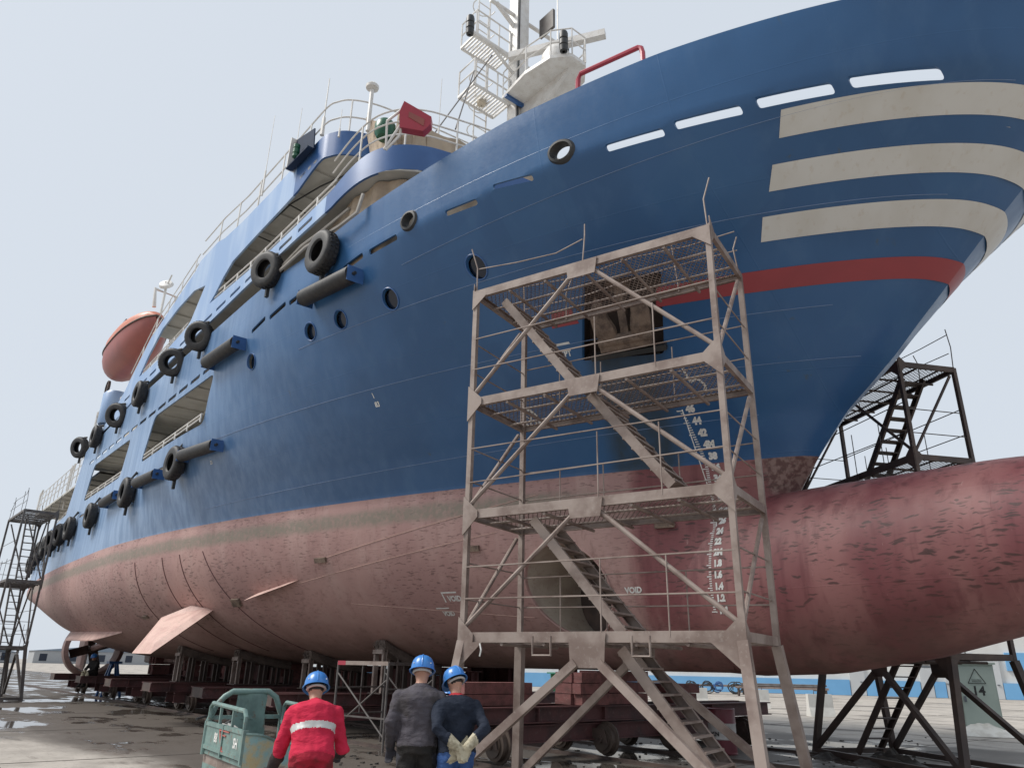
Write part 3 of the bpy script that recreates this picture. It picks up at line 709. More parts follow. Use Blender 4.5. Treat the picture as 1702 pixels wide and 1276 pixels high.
# railings: roof, deck A, window sills
railing(dense([(-24.6,6.08)]+[(-16.6,6.08)]+offset_plan(PLRs,.06)[2:]),lambda x:lerp([(-24,14.5),(-22.6,14.5),(-20.5,14.25),(-16,14.2)],x),(.5,1.05),1.7)
railing(dense([(-32.3,6.1),(-25,6.1)]),lambda x:lerp([(-32.3,11.9),(-31.4,12.4),(-29.5,13.42),(-26.8,13.98),(-24.7,14.42)],x),(.45,.85),1.4,r=.018)
pa=offset_plan(PLAs,.07); zA=lambda x:lerp([(-16,11.96),(-14.3,11.98),(-12.7,12.40),(-11.5,12.50)],x)
railing(pa[1:],zA,(.35,.70,1.05),1.2)
railing(dense([(-22.3,6.06),(-14,6.06)]),lambda x:lerp([(-22.4,12.18),(-21.2,12.1),(-18.7,11.97),(-14,11.96)],x),(.16,.34),1.05,r=.026)
railing(dense([(-29.9,6.06),(-24.7,6.06)]),lambda x:11.9+.04*(x+29.9),(.14,.27),.95,r=.022)
railing(dense([(-27.0,6.03),(-21.2,6.03)]),lambda x:7.92+.012*(x+27),(.12,.24),1.15,r=.024)
railing(dense([(-35.6,6.03),(-29.8,6.03)]),lambda x:7.86,(.12,.24),1.15,r=.024)
railing(dense([(-50.4,6.2),(-36.8,6.1)]),lambda x:9.3,(.4,.75,1.1),1.1,r=.02)
railing(dense([(-54.8,7.6),(-46,6.7),(-38.5,6.15)]),lambda x:7.7,(.3,.6),1.2,r=.018)
# pipes under the bridge roof and deck hoses
for a in ([(-15.2,6.7,13.1),(-16.3,6.6,12.95),(-22,6.6,12.9)],):
    rail('conduit',a,.03,'pipe_grey')
rail('cable',[(-14.8,6.9,13.45),(-16,6.5,13.4),(-17.2,6.25,13.38),(-18.2,6.2,13.36),(-19.6,6.15,13.35)],.022,'black_steel')
rail('cable',[(-17.3,6.2,13.38),(-17.5,7.2,13.4)],.02,'black_steel'); rail('cable',[(-19.4,6.15,13.36),(-19.6,7.2,13.4)],.02,'black_steel')
# canvas covers: billowed sheets round the lower house front and the wheelhouse
def cloth(name,lo,hi,amp,seed,nu=70,nv=16,sag=0):
    def samp(pl,s):
        s=s*(len(pl)-1); i=min(int(s),len(pl)-2); return V(pl[i]).lerp(V(pl[i+1]),s-i)
    rows=[]
    for j in range(nv+1):
        v=j/nv; r=[]
        for i in range(nu+1):
            u=i/nu; p=samp(lo,u).lerp(samp(hi,u),v); d=noise.noise(V((u*14+seed,v*1.3,seed)))*amp+noise.noise(V((u*34,v*5,seed+3)))*amp*.45
            q=p+V((.45,-.9,0))*d; q.y=max(q.y,CL-bw(q.x,max(q.z,9.6))+.12) if q.z<11.2 else q.y; q.z-=sag*math.sin(math.pi*v)*.0+abs(noise.noise(V((u*9,seed,7))))*sag*v; r.append(q)
        rows.append(r)
    return MB().grid(rows).build(name,'canvas',SHIP,smooth=True,fix=False)
inn=offset_plan(PLAs,.30)
base=[(-19.6,6.35),(-18,6.35),(-16.5,6.35),(-15.3,6.35)]+inn[2:]
cloth('canvas_cover',[(x,y,9.55) for x,y in base],[(x,y,lerp([(-19.6,9.8),(-18.2,11.0),(-17,10.75),(-16,11.25),(-15,11.5),(-13,11.72)],x)) for x,y in base],.10,2.0,110,14)
b2=[(-33,6.85),(-28,6.85),(-24,6.85),(-20,6.85)]; cloth('canvas_cover',[(x,y,9.6) for x,y in b2],[(x,y,11.3) for x,y in b2],.05,5.0,50,6)
in2=offset_plan(PLAs,.75)
up=in2[9:]
zt_=[lerp([(0,14.4),(.12,14.2),(.28,13.95),(.45,13.75),(1,13.6)],i/(len(up)-1)) for i in range(len(up))]
cloth('canvas_cover',[(x,y,12.0) for x,y in up],[(x-.2,y+.1,z) for (x,y),z in zip(up,zt_)],.14,8.0,60,14,.1)
pk=[aty(607,195,6.9),aty(633,205,6.9),aty(655,212,7.0)]
cloth('canvas_cover',[(-13.4,6.75,12.05),(-12.9,6.7,12.1),(-12.4,6.9,12.1)],[pk[0],pk[1],pk[2]],.10,11.0,20,14)
rail('hose',[(-12.9,6.25,11.4),(-13.0,6.2,10.95),(-13.6,6.1,10.85),(-15.2,6.02,11.0),(-16.6,6.0,10.95),(-17.6,6.02,11.0)],.045,'pipe_grey')
rail('hose',[(-13.6,6.28,11.4),(-14.6,6.12,11.2),(-15.6,6.05,11.2),(-16.8,6.05,11.1)],.04,'pipe_grey')
# red moulded box on a bracket at the forward rail
bp=[aty(px,py,6.15) for px,py in ((672,168),(717,194),(716,206),(703,218),(664,211),(664,185))]
nb=V((.75,-.6,-.25)).normalized()
m=MB(); c0=aty(690,195,6.15)
def onp(px,py): return atplane(px,py,c0,nb)
m.add([onp(*q)-nb*.0 for q in ((672,168),(717,194),(716,206),(703,218),(664,211),(664,185))]+[onp(*q)-nb*.28 for q in ((672,168),(717,194),(716,206),(703,218),(664,211),(664,185))],[(0,1,2,3,4,5),(11,10,9,8,7,6)]+[(i,(i+1)%6,6+(i+1)%6,6+i) for i in range(6)])
rb=m.build('lifebuoy_box','lamp_red',SHIP)
m=MB(); q=[onp(*q)+nb*.012 for q in ((680,186),(706,199),(704,210),(679,195))]; m.add(q+[p-nb*.05 for p in q],[(0,1,2,3)]+[(i,(i+1)%4,4+(i+1)%4,4+i) for i in range(4)]); m.build('recess','lifeboat_red',rb)
for a,b in (((664,205),(637,245)),((640,246),(664,221)),((640,246),(642,198)),((642,198),(668,178)),((668,178),(664,221))):
    rail('bracket_bar',[onp(*a)-nb*.1,onp(*b)-nb*.1],.028)
# green float behind the forward rail
MB().lathe([(.02,-.28),(.18,-.25),(.25,-.1),(.25,.12),(.18,.22),(.02,.26)],aty(640,216,6.75),(0,0,1),16).build('float','bottle_green',SHIP,smooth=True)
# side-light screen with green lamp
sx=[aty(px,py,5.92) for px,py in ((484,285),(493,233),(523,213),(521,246))]
m=MB(); o=V((0,.5,0)); m.add([sx[0],sx[1],sx[2],sx[3]]+[p+V((0,.03,0)) for p in sx],[(0,1,2,3),(7,6,5,4)]+[(i,(i+1)%4,4+(i+1)%4,4+i) for i in range(4)])
sc=m.build('sidelight_screen','screen_navy',SHIP)
MB().bar(sx[0]+V((0,-.02,0)),sx[1]+V((0,-.02,0)),.05,.25,(0,1,0)).build('screen_edge','white_paint',sc); MB().bar(sx[0]+V((0,-.08,.02)),sx[3]+V((0,-.08,-.02)),.16,.04).build('lamp_shelf','screen_navy',sc)
MB().lathe([(.02,0),(.09,.02),(.09,.1),(.07,.12),(.09,.14),(.09,.26),(.07,.28),(.09,.3),(.09,.4),(.03,.44)],(sx[0]+sx[3])/2+V((-.1,-.15,.05)),(0,0,1),12).build('sidelight','bottle_green',sc,smooth=True)
# whip aerials and poles on the bridge roof
def whip(a,b,y,r0=.035,r1=.008,foot=None):
    A_=aty(*a,y); B_=aty(*b,y); B_=V((A_.x,A_.y,B_.z)); M_=A_.lerp(B_,.3); MB().tube([A_,M_,M_,B_],[r0,r0*.8,r1*1.6,r1],6).build('whip_aerial','white_paint',SHIP,smooth=True)
whip((435,325),(455,195),6.05); whip((491,255),(500,183),6.05); whip((535,225),(546,133),6.1,.06,.014); whip((727,245),(731,135),8.5); whip((704,215),(706,215),8.5)
whip((563,228),(566,185),6.2,.03)
pA=aty(611,218,6.7); pB=aty(614,155,6.7); m=MB(); m.tube([pA,V((pA.x,pA.y,pB.z))],.055,8); m.lathe([(.03,0),(.16,.05),(.17,.12),(.10,.2),(.01,.24)],(pA.x,pA.y,pB.z),(0,0,1),14); m.build('dome_aerial','white_paint',SHIP,smooth=True)
# ----------------------------------------------------------------- signal mast
MX=-15.25
def mx(px,py): return atx(px,py,MX)
def mc(px,py): return aty(px,py,CL)
zt=26.5
MB().box((MX,CL,(13.6+zt)/2),(.22,.26,(zt-13.6)/2)).build('mast_column','white_paint',SHIP)
MB().tube([(MX+.26,CL-.2,14),(MX+.26,CL-.2,zt)],.03,6).build('mast_cable','black_steel',SHIP)
def yard(a,b,r=.09,name='yard'):
    A_,B_=mx(*a),mx(*b); m=MB().tube([A_,B_],r,8); return m.build(name,'white_paint',SHIP,smooth=True),A_,B_
def navlight(p,mat='black_steel'):
    m=MB(); p=V(p); m.lathe([(.05,-.3),(.12,-.28),(.14,-.1),(.10,-.08),(.14,-.04),(.14,.14),(.10,.16),(.14,.2),(.14,.38),(.12,.46),(.02,.48)],p,(0,0,1),12); return m.build('navigation_light',mat,SHIP,smooth=True)
yd,A1,B1=yard((781,52),(934,152),.09); navlight(A1+V((0,0,.15))); navlight(B1+V((0,0,.12)),'lamp_red')
MB().tube([mx(818,78),mx(852,122)],.06,6).build('yard_brace','white_paint',SHIP)
yd,A2,B2=yard((815,0),(940,82),.07); navlight(B2-V((0,0,.1)))
MB().tube([mx(825,5),mx(855,45)],.09,6).build('yard_brace','white_paint',SHIP)
def grate(c4,n=14):
    c4=[V(c) for c in c4]; m=MB()
    for i in range(4): m.bar(c4[i],c4[(i+1)%4],.06,.08)
    for k in range(1,n): m.bar(c4[0].lerp(c4[1],k/n),c4[3].lerp(c4[2],k/n),.05,.05)
    g=m.build('mast_platform','white_paint',SHIP)
    for h in (.55,1.05):
        MB().tube([c4[3]+V((0,0,h)),c4[0]+V((0,0,h)),c4[1]+V((0,0,h))],.03,6).build('rail',('white_paint'),g)
    for p in (c4[0],c4[0].lerp(c4[1],.33),c4[0].lerp(c4[1],.66),c4[1],c4[3]): MB().tube([p,p+V((0,0,1.05))],.03,6).build('rail_post','white_paint',g)
for (a,b) in (((786,35),(856,66)),((782,118),(842,146))):
    P0=mx(*a); P1=mx(*b); P1=V((MX,CL-.3,P0.z)); P0=V((MX,CL-1.75,P0.z-.3)); P1.z=P0.z; dx=V((-1.0,0,0)); grate([P0+dx*.1,P1+dx*.1,P1+dx*.95,P0+dx*.95],13)
# ladder with hoops behind the column
m=MB(); lx=MX-1.0
for s in (-.25,.25): m.tube([(lx,CL-.8+s,14),(lx,CL-.8+s,26)],.03,6)
z=14.2
while z<26: m.tube([(lx,CL-1.05,z),(lx,CL-.55,z)],.02,5); z+=.42
m.build('mast_ladder','white_paint',SHIP)
m=MB(); z=15
while z<26:
    m.tube(arc((lx,CL-.8,z),.42,-.2,math.pi+.2,8,(0,1,0),(-1,0,0)),.02,5); z+=1.1
m.build('ladder_hoop','white_paint',SHIP)
# radar platform forward of the mast, scanner, domes
pz=mc(900,122).z; pc=[mc(862,140),mc(885,118),mc(905,105),mc(922,103),mc(926,112)]
m=MB(); z0=mc(885,135).z-.75
out=[(MX+.1,-.75),(MX+1.4,-.9),(MX+2.4,-.75),(MX+2.9,-.3),(MX+2.9,.3),(MX+2.4,.75),(MX+1.4,.9),(MX+.1,.75)]
m.poly(out,[],lambda u,v:(u,CL+v,z0),.12,(0,0,1)); rp=m.build('radar_platform','white_paint',SHIP)
MB().poly([(MX+.1,z0),(MX+2.5,z0),(MX+.1,z0-1.3)],[],lambda u,v:(u,CL-.06,v),.12,(0,1,0)).build('platform_bracket','white_paint',rp)
MB().box((MX+.35,CL+.9,z0-.05),(.06,1.7,.05),(V((1,0,0)),V((0,1,0)),V((0,0,1)))).build('blue_pipe','frontblue',rp)
for h in (.5,1.0): MB().tube([(u,CL+v*.95,z0+.12+h) for u,v in out],.025,6).build('rail','white_paint',rp)
for u,v in out: MB().tube([(u,CL+v*.95,z0+.12),(u,CL+v*.95,z0+1.12)],.025,6).build('rail_post','white_paint',rp)
sa,sb=mc(861,102),mc(946,58); sz=(sa.z+sb.z)/2
scn=MB().lathe([(.02,-.9),(.45,-.85),(.48,-.3),(.36,-.05),(.2,.1),(.02,.12)],(MX+1.9,CL,z0+1.15),(0,0,1),16).build('radar_pedestal','white_paint',SHIP,smooth=True)
e1=(sb-sa); e1.y=-1.2; MB().bar(V((MX+1.9,CL,z0+1.38))-V((.85,.52,0))*1.6,V((MX+1.9,CL,z0+1.38))+V((.85,.52,0))*1.6,.22,.24).build('radar_scanner','white_paint',scn)
navlight((MX+2.75,CL-.5,z0+.45))
MB().lathe([(.3,0),(.55,.1),(.6,.5),(.45,.85),(.02,1.0)],(MX+1.6,CL-.4,z0-2.6),(0,0,1),18).build('satellite_dome','white_paint',SHIP,smooth=True)
MB().box((MX+.8,CL+.6,z0+3.6),(.35,.05,.40)).build('radar_reflector','steel_grey',SHIP)
MB().lathe([(.02,-.2),(.14,-.15),(.17,0),(.14,.15),(.02,.2)],mx(819,152)+V((-.6,0,0)),(0,0,1),12).build('mast_lamp','cream',SHIP,smooth=True)
for a,b in (((818,92),(705,245)),((788,118),(757,215))): MB().tube([mx(*a),aty(*b,8.6)],.02,5).build('stay_wire','steel_grey',SHIP)
wq=mx(906,60); MB().tube([(MX,B2.y-.4,B2.z+.2),(MX,B2.y-.4,B2.z+2.6)],.025,5).build('whip_aerial','white_paint',SHIP)
# red handrail on the forecastle bulwark
pp=[hit(953,147),aty(958,138,0)]
h0,h1=hit(957,150),hit(1066,103); a_=V((h0.x,h0.y+.05,ztop(h0.x)-.02)); b_=V((h1.x,h1.y+.05,ztop(h1.x)-.02)); dd=(b_-a_)
MB().tube([a_,a_+V((0,0,.25))+dd*.01,a_+V((0,0,.36))+dd*.05,b_+V((0,0,.38))-dd*.06,b_+V((0,0,.34))-dd*.02,b_+V((0,0,.22)),b_],.045,8).build('bulwark_handrail','lamp_red',SHIP,smooth=True)
# stern: funnels of gear seen over the aft deck
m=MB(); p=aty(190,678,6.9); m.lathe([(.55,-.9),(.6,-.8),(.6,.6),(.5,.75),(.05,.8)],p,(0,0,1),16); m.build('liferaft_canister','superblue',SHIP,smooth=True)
for px,py,h in ((160,700,1.6),(118,790,1.8),(66,830,1.3)):
    p=aty(px,py,6.6); MB().tube([p-V((0,0,1.8)),p+V((0,0,h*.3))],.06,6).tube([p+V((0,0,.2)),p+V((.6,0,.5))],.05,6).build('deck_davit','white_paint',SHIP)
sd_=aty(276,478,6.4); MB().tube([sd_-V((0,0,1.2)),sd_],.05,6).lathe([(.3,.0),(.25,.12),(.05,.16)],sd_+V((0,0,.1)),(.6,-.5,.5),14).tube([sd_,sd_+V((.6,0,.35))],.03,5).build('searchlight','white_paint',SHIP)
# deck-edge gear seen through the side openings
MB().lathe([(.02,-.35),(.22,-.3),(.22,.3),(.02,.35)],(-22.6,7.3,8.7),(1,0,.2),14).build('fire_box','lamp_red',SHIP)
for k in range(5): MB().tube(arc((-24.3-k*.45,7.0,8.5),.12+.03*(k%2),0,5.2,10,(1,0,0),(0,0,1)),.025,5).build('hose_hanger','steel_grey',SHIP)
# ----------------------------------------------------------------- lifeboat
LBc=aty(222,575,6.75); LB=thing('lifeboat','orange enclosed lifeboat hanging at the aft side of the ship','lifeboat',(LBc.x,LBc.y,LBc.z-1.2))
def lifeboat():
    rows=[]; rows2=[]; N=20; Lh=3.6
    for i in range(29):
        s=-1+2*i/28; f=(1-abs(s)**2.8)**.6 if abs(s)<1 else .02; f=max(f,.03); x=LBc.x+s*Lh
        r=[]
        for j in range(13):
            a=math.pi*j/12; r.append((x,LBc.y-1.0*f*math.cos(a),LBc.z-.05-1.35*(f**.6)*math.sin(a)**.8+.35*abs(s)**3))
        rows.append(r)
        r=[]
        for j in range(13):
            a=math.pi*j/12; r.append((x,LBc.y-1.0*f*math.cos(a),LBc.z-.05+.35*abs(s)**3+1.1*(f**.9)*math.sin(a)**.7*(1-.25*s)))
        rows2.append(r)
    a=MB().grid(rows).build('lower_hull','lifeboat_red',LB,smooth=True); b=MB().grid(rows2).build('canopy','lifeboat_orange',LB,smooth=True)
    rim=[r[0] for r in rows]+[r[-1] for r in rows[::-1]]; MB().tube(rim,.05,6,closed=True).build('rubbing_strake','steel_dark',LB,smooth=True)
    for k in range(3): MB().box((LBc.x-1.6+k*1.4,LBc.y-.80,LBc.z+.5),(.28,.03,.14)).build('window','dark_glass',LB)
    MB().lathe([(.30,-.06),(.34,-.05),(.34,.05),(.30,.06),(.30,-.06)],(LBc.x+.3-2.6,LBc.y-.3,LBc.z-1.55),(0,1,0),18).build('propeller_guard','steel_dark',LB)
    m=MB()
    for k in range(3):
        a=k*2.09; m.box(V((LBc.x-2.3,LBc.y-.3,LBc.z-1.55))+V((math.cos(a),0,math.sin(a)))*.15,(.15,.02,.06),(V((math.cos(a),0,math.sin(a))),V((0,1,0)),V((-math.sin(a),0,math.cos(a)))))
    m.build('propeller','steel_dark',LB)
lifeboat()
for s in (-2.7,2.6):
    x=LBc.x+s; MB().tube([(x,CL-4.6,11.6),(x,CL-5.0,LBc.z+1.9),(x,LBc.y-.1,LBc.z+2.0),(x,LBc.y,LBc.z+1.1)],.09,8).build('lifeboat_davit','white_paint',SHIP)
# ================================================================= FENDERS hung along the ship's side
def tyre_mesh(r=.48,wd=.30):
    m=MB(); prof=[]; N=30; sec=[(.50,-.38),(.56,-.50),(.82,-.54),(.95,-.46),(1.0,-.34),(1.0,.34),(.95,.46),(.82,.54),(.56,.50),(.50,.38),(.54,.30),(.9,.30),(.9,-.30),(.54,-.30)]
    rows=[]
    for k in range(N):
        a=2*math.pi*k/N; rows.append([(r*s*math.cos(a),wd*h,r*s*math.sin(a)) for s,h in sec])
    rows.append(rows[0]); m.grid(rows,close_u=True)
    for k in range(N):   # tread lugs
        a=2*math.pi*(k+.25)/N; e=V((math.cos(a),0,math.sin(a))); q=V((-math.sin(a),0,math.cos(a)))
        for s in (-1,1): m.box(e*(r*1.005)+V((0,s*wd*.19,0)),(.012,wd*.12,.028),(e,V((0,1,0)),q))
    return m
TY=None
def tyre(px,py,label,group,z=None,tilt=0,r=1.0,chain=True,off=.21):
    global TY
    p=hit(px,py) if z is None else V((px,0,z))
    N=nrm(p.x,p.z); N=V((N.x,N.y,0)).normalized(); c=sp(p.x,p.z)+N*off
    t=thing('tyre_fender',label,'tyre',c,group)
    if TY is None:
        o=tyre_mesh().build('tyre','rubber',None,smooth=True); TY=o.data; o.parent=t
    else:
        o=bpy.data.objects.new('tyre',TY); COL.objects.link(o); o.parent=t
    o.rotation_euler=(tilt*.35,rnd(0,1.0),math.atan2(N.y,N.x)+math.pi/2+tilt); o.scale=(r,r,r)
    if chain:
        m=MB(); top=V((0,0,.36*r))
        zt_=min(ztop(p.x),c.z+.95)-c.z
        m.tube([top,V((.04,0,.5*r))-N*.08,V((.10,0,min(max(zt_-.02,.5),.72)))-N*(off-.02)],[.045,.03,.05],8); m.build('hanging_chain','black_steel',None).parent=t
        m=MB(); m.box(V((-.05,0,-.52*r))-N*.1,(.05,.04,.2)); m.box(V((.22*r,0,-.1))-N*(off-.04),(.09,.06,.22)); m.build('rubber_strap','black_steel',None).parent=t
    return t
G1='tyre fenders along the upper bulwark'; G2='tyre fenders along the main deck edge'
tyre(548,426,'black truck tyre fender nearest the bow, hanging above the long cylindrical fender',G1,r=1.08)
tyre(457,454,'black tyre fender second from the bow, hung over the upper bulwark edge',G1,tilt=.35,r=1.0)
tyre(343,562,'black tyre fender third from the bow, twisted sideways on the upper bulwark',G1,tilt=.8,r=.95)
tyre(298,605,'black tyre fender fourth from the bow, twisted sideways above the side opening',G1,tilt=.8,r=.95)
tyre(242,657,'black tyre fender fifth from the bow on the upper bulwark',G1,r=1.0)
tyre(204,692,'black tyre fender sixth from the bow on the upper bulwark, tilted',G1,tilt=.7)
tyre(168,727,'black tyre fender seventh from the bow on the upper bulwark',G1)
tyre(141,745,'aftmost tilted tyre fender on the upper bulwark',G1,tilt=.6)
tyre(302,772,'large worn tyre fender below the forward side opening beside a cylindrical fender',G2,r=1.05)
tyre(221,820,'black tyre fender below the pillar between the two side openings',G2,r=1.05)
tyre(160,858,'black tyre fender below the aft side opening',G2)
names=['first','second','third','fourth','fifth','sixth','seventh','eighth']
for k in range(8):
    tyre(-36.2-k*2.15,0,'black tyre fender on the aft bulwark, %s aft of the side openings'%names[k],G2,z=6.75-.02*k,tilt=.15*(k%3))
def cyl_fender(a,b,label,r=.19):
    A_,B_=hit(*a),hit(*b); A_=sp(A_.x,A_.z)+nrm(A_.x,A_.z)*(r+.05); B_=sp(B_.x,B_.z)+nrm(B_.x,B_.z)*(r+.05)
    t=thing('cylindrical_fender',label,'fender',(A_+B_)/2,'cylindrical rubber fenders on the hull side'); d=(B_-A_).normalized()
    m=MB(); m.lathe([(.05,0),(r*.97,0),(r,.03),(r,(B_-A_).length-.03),(r*.97,(B_-A_).length),(.05,(B_-A_).length),(.05,0)],A_,d,18); m.build('rubber_roll','rubber',t,smooth=True)
    for p in (A_-d*.03,B_+d*.03):
        N=V((0,-1,0)); MB().box(p-N*.06,(.012,r*1.0,r*.9),(d,V((0,1,0)),d.cross(V((0,1,0))))).build('bracket_plate','frontblue',t)
    MB().tube([A_-d*.12,A_,B_,B_+d*.12],.04,8).build('axle','black_steel',t)
cyl_fender((520,497),(600,456),'long black cylindrical rubber fender under the foremost tyre',.20)
cyl_fender((358,606),(408,572),'black cylindrical rubber fender forward of the first side opening',.19)
cyl_fender((315,757),(370,738),'grimy cylindrical rubber fender below the forward end of the first side opening',.18)
cyl_fender((238,804),(272,788),'short cylindrical rubber fender between two tyres under the first side opening',.17)
cyl_fender((181,838),(204,824),'short cylindrical rubber fender furthest aft, under the second side opening',.17)
# ================================================================= SCAFFOLD TOWER
class Frame:   # local axes of a tower: s along the front, d to the back
    def __init__(s,o,ex,ey): s.o=V(o); s.x=V(ex).normalized(); s.y=V(ey).normalized()
    def p(s,a,b,z): q=s.o+s.x*a+s.y*b; return V((q.x,q.y,z))
def mesh_sheet(F,a0,a1,b0,b1,z,pitch,w_,mat,parent,name='mesh_deck',t=.004):
    m=MB(); a0_,a1_,b0_,b1_=a0,a1,b0,b1; W=a1-a0; D=b1-b0
    for s in (1,-1):
        c=-D
        while c<W+D:
            # line: a = a0 + c + s*k*(b-b0) clipped to the rectangle
            pts=[]
            k=.6
            for b in (b0,b1):
                a=a0+c+(s*k*(b-b0) if s>0 else k*(D-(b-b0))-k*D+0)
                pts.append([a,b])
            (x0,y0),(x1,y1)=pts
            if s<0: x0,x1=a0+c+k*D,a0+c
            lo,hi=0,1; dx=x1-x0
            if abs(dx)>1e-9:
                t0,t1=(a0-x0)/dx,(a1-x0)/dx
                if t0>t1: t0,t1=t1,t0
                lo,hi=max(0,t0),min(1,t1)
            if hi-lo>.02:
                m.bar(F.p(x0+dx*lo,y0+(y1-y0)*lo,z),F.p(x0+dx*hi,y0+(y1-y0)*hi,z),w_,t)
            c+=pitch
    o=m.build(name,mat,parent,fix=False); o['kind']='stuff'; return o
def gusset(F,pts,d,mat,parent,name='gusset_plate',t=.012):
    m=MB(); m.poly(pts,[],lambda u,v:F.p(u,d,v),t,-F.y); return m.build(name,mat,parent)
def stair(F,s0,z0,s1,z1,d0,d1,mat,parent,n,h=.13,mat2=None):
    st=MB().channel(F.p(s0,d0,z0),F.p(s1,d0,z1),h,.05,.008,F.y).build('stair',mat,parent); 
    MB().channel(F.p(s0,d1,z0),F.p(s1,d1,z1),h,.05,.008,-F.y).build('stringer',mat,st)
    for k in range(1,n+1):
        f=(k-.5)/n; a=s0+(s1-s0)*f; z=z0+(z1-z0)*f
        MB().box(F.p(a,(d0+d1)/2,z),(.10,(d1-d0)/2-.01,.012),(F.x,F.y,V((0,0,1)))).build('tread',mat2 or mat,st)
    return st
def tower(name,label,F,W,D,zs,mat,base=.35,flights=(),front_rail=True,ragged=True,rodm=None,basez=0.0,topext=0,gus=True):
    T=thing(name,label,'scaffold',F.p(W/2,D/2,basez)); rodm=rodm or mat
    zl_,zh_=zs[0],zs[-1]
    corners=((0,0),(W,0),(W,D),(0,D))
    for a,b in corners:
        MB().bar(F.p(a,b,zl_-.06),F.p(a,b,zh_+.04),.075,.075,F.x).build('post',mat,T)
        oa=a+(-base if a==0 else base)*.55; ob=b+(-base if b==0 else base)*.8
        MB().bar(F.p(oa,ob,basez),F.p(a,b,zl_-.05),.12,.12,F.x).build('leg',mat,T)
        MB().box(F.p(oa,ob,basez+.008),(.12,.12,.008),(F.x,F.y,V((0,0,1)))).build('foot_plate',mat,T)
    for i,z in enumerate(zs):
        pl=MB().channel(F.p(0,-.03,z),F.p(W,-.03,z),.13,.055,.008,F.y).build('platform',mat,T)
        MB().channel(F.p(0,D+.03,z),F.p(W,D+.03,z),.10,.05,.008,-F.y).build('edge_channel',mat,pl); MB().channel(F.p(-.03,0,z),F.p(-.03,D,z),.11,.05,.008,F.x).build('edge_channel',mat,pl); MB().channel(F.p(W+.03,0,z),F.p(W+.03,D,z),.11,.05,.008,-F.x).build('edge_channel',mat,pl)
        nj=6
        for k in range(1,nj):
            a=W*k/nj; MB().tube([F.p(a,-.015,z-.085),F.p(a,D+.02,z-.085)],.024,8).build('joist',mat,pl)
        for b in (D*.33,D*.72): MB().tube([F.p(0,b,z-.045),F.p(W,b,z-.045)],.018,6).build('runner',mat,pl)
        mesh_sheet(F,.06,W-.06,.03,D-.03,z+.012,.075,.011,rodm,pl)
        # guard wires above each platform
        if i<len(zs)-1:
            gap=zs[i+1]-z
            for h in (.5,1.0):
                for b in (-.03,D+.03): MB().tube([F.p(0,b,z+h*gap/1.75+rnd(-.03,.03)),F.p(W,b,z+h*gap/1.75+rnd(-.03,.03))],.011,5).build('guard_rod',rodm,T)
                for a in (0,W): MB().tube([F.p(a,0,z+h),F.p(a,D,z+h)],.011,5).build('guard_rod',rodm,T)
            for a in (W*.3,W*.62,W*.82): MB().tube([F.p(a,D+.03,z),F.p(a,D+.03,z+.95)],.010,5).build('guard_stanchion',rodm,T)
            for a in (W*.22,W*.45): MB().tube([F.p(a,-.03,z),F.p(a,-.03,z+.95)],.010,5).build('guard_stanchion',rodm,T)
            # inverted V braces from the mid point of the upper edge
            for b in (0,):
                MB().tube([F.p(W*.5-.18,b,zs[i+1]-.12),F.p(.05,b,z+.16)],.032,8).build('brace',mat,T); MB().tube([F.p(W*.5+.18,b,zs[i+1]-.12),F.p(W-.05,b,z+.16)],.032,8).build('brace',mat,T)
            for a in (0,W): MB().tube([F.p(a,D*.9,zs[i+1]-.15),F.p(a,.06,z+.15)],.030,8).build('brace',mat,T)
        if gus:
            gusset(F,[(W*.5-.26,z+.05),(W*.5+.26,z+.05),(W*.5+.22,z-.20),(W*.5-.22,z-.20)],-.042,mat,T)
            for a,s in ((0,1),(W,-1)):
                pts=[(a-s*.04,z+.07),(a+s*.22,z-.065),(a-s*.04,z-.28)] if i==len(zs)-1 else [(a-s*.05,z+.27),(a+s*.2,z+.04),(a+s*.2,z-.05),(a-s*.05,z-.30)]
                gusset(F,pts,-.045,mat,T)
                ff=Frame(F.p(a,0,0),F.y,-F.x if a==0 else F.x)
                gusset(ff,[(-.03,z+.2),(.18,z),(-.03,z-.22)],.045,mat,T)
    # ragged bent rods above the top deck
    zt_=zh_
    if ragged:
        for a,b in ((0,0),(W*.25,D),(W*.5,0),(W*.78,D),(W,0),(W,D),(0,D)):
            q=[F.p(a,b,zt_),F.p(a+rnd(-.06,.06),b,zt_+.5),F.p(a+rnd(-.15,.15),b+rnd(-.1,.1),zt_+rnd(.7,.95))]; MB().tube(q,.011,5).build('bent_rod',rodm,T)
        for b,h in ((D,.45),(D,.85)):
            MB().tube([F.p(a,b+rnd(-.05,.05),zt_+h+rnd(-.08,.08)) for a in (0,W*.2,W*.45,W*.7,W)],.010,5).build('bent_rod',rodm,T)
        MB().tube([F.p(a,-.02+rnd(-.05,.05),zt_+.4+rnd(-.1,.1)) for a in (W*.5,W*.62,W*.8,W)],.010,5).build('bent_rod',rodm,T)
    # lower braces and base rails
    for b,ob in ((0,-base*.8),(D,D+base*.8)):
        gusset(Frame(F.p(0,b,0),F.x,F.y),[(W*.5-.25,zl_-.03),(W*.5+.25,zl_-.03),(W*.5+.23,zl_-.36),(W*.5-.23,zl_-.36)],-.05 if b==0 else .05,mat,T)
        for s in (-1,1): MB().bar(F.p(W*.5+s*.16,b+(ob-b)*.15,zl_-.3),F.p(W*.5+s*(W*.5+base*.5),ob,basez+.10),.10,.09,F.y).build('base_brace',mat,T)
        MB().bar(F.p(-base*.5,ob,basez+.07),F.p(W+base*.5,ob,basez+.07),.08,.10).build('base_rail',mat,T)
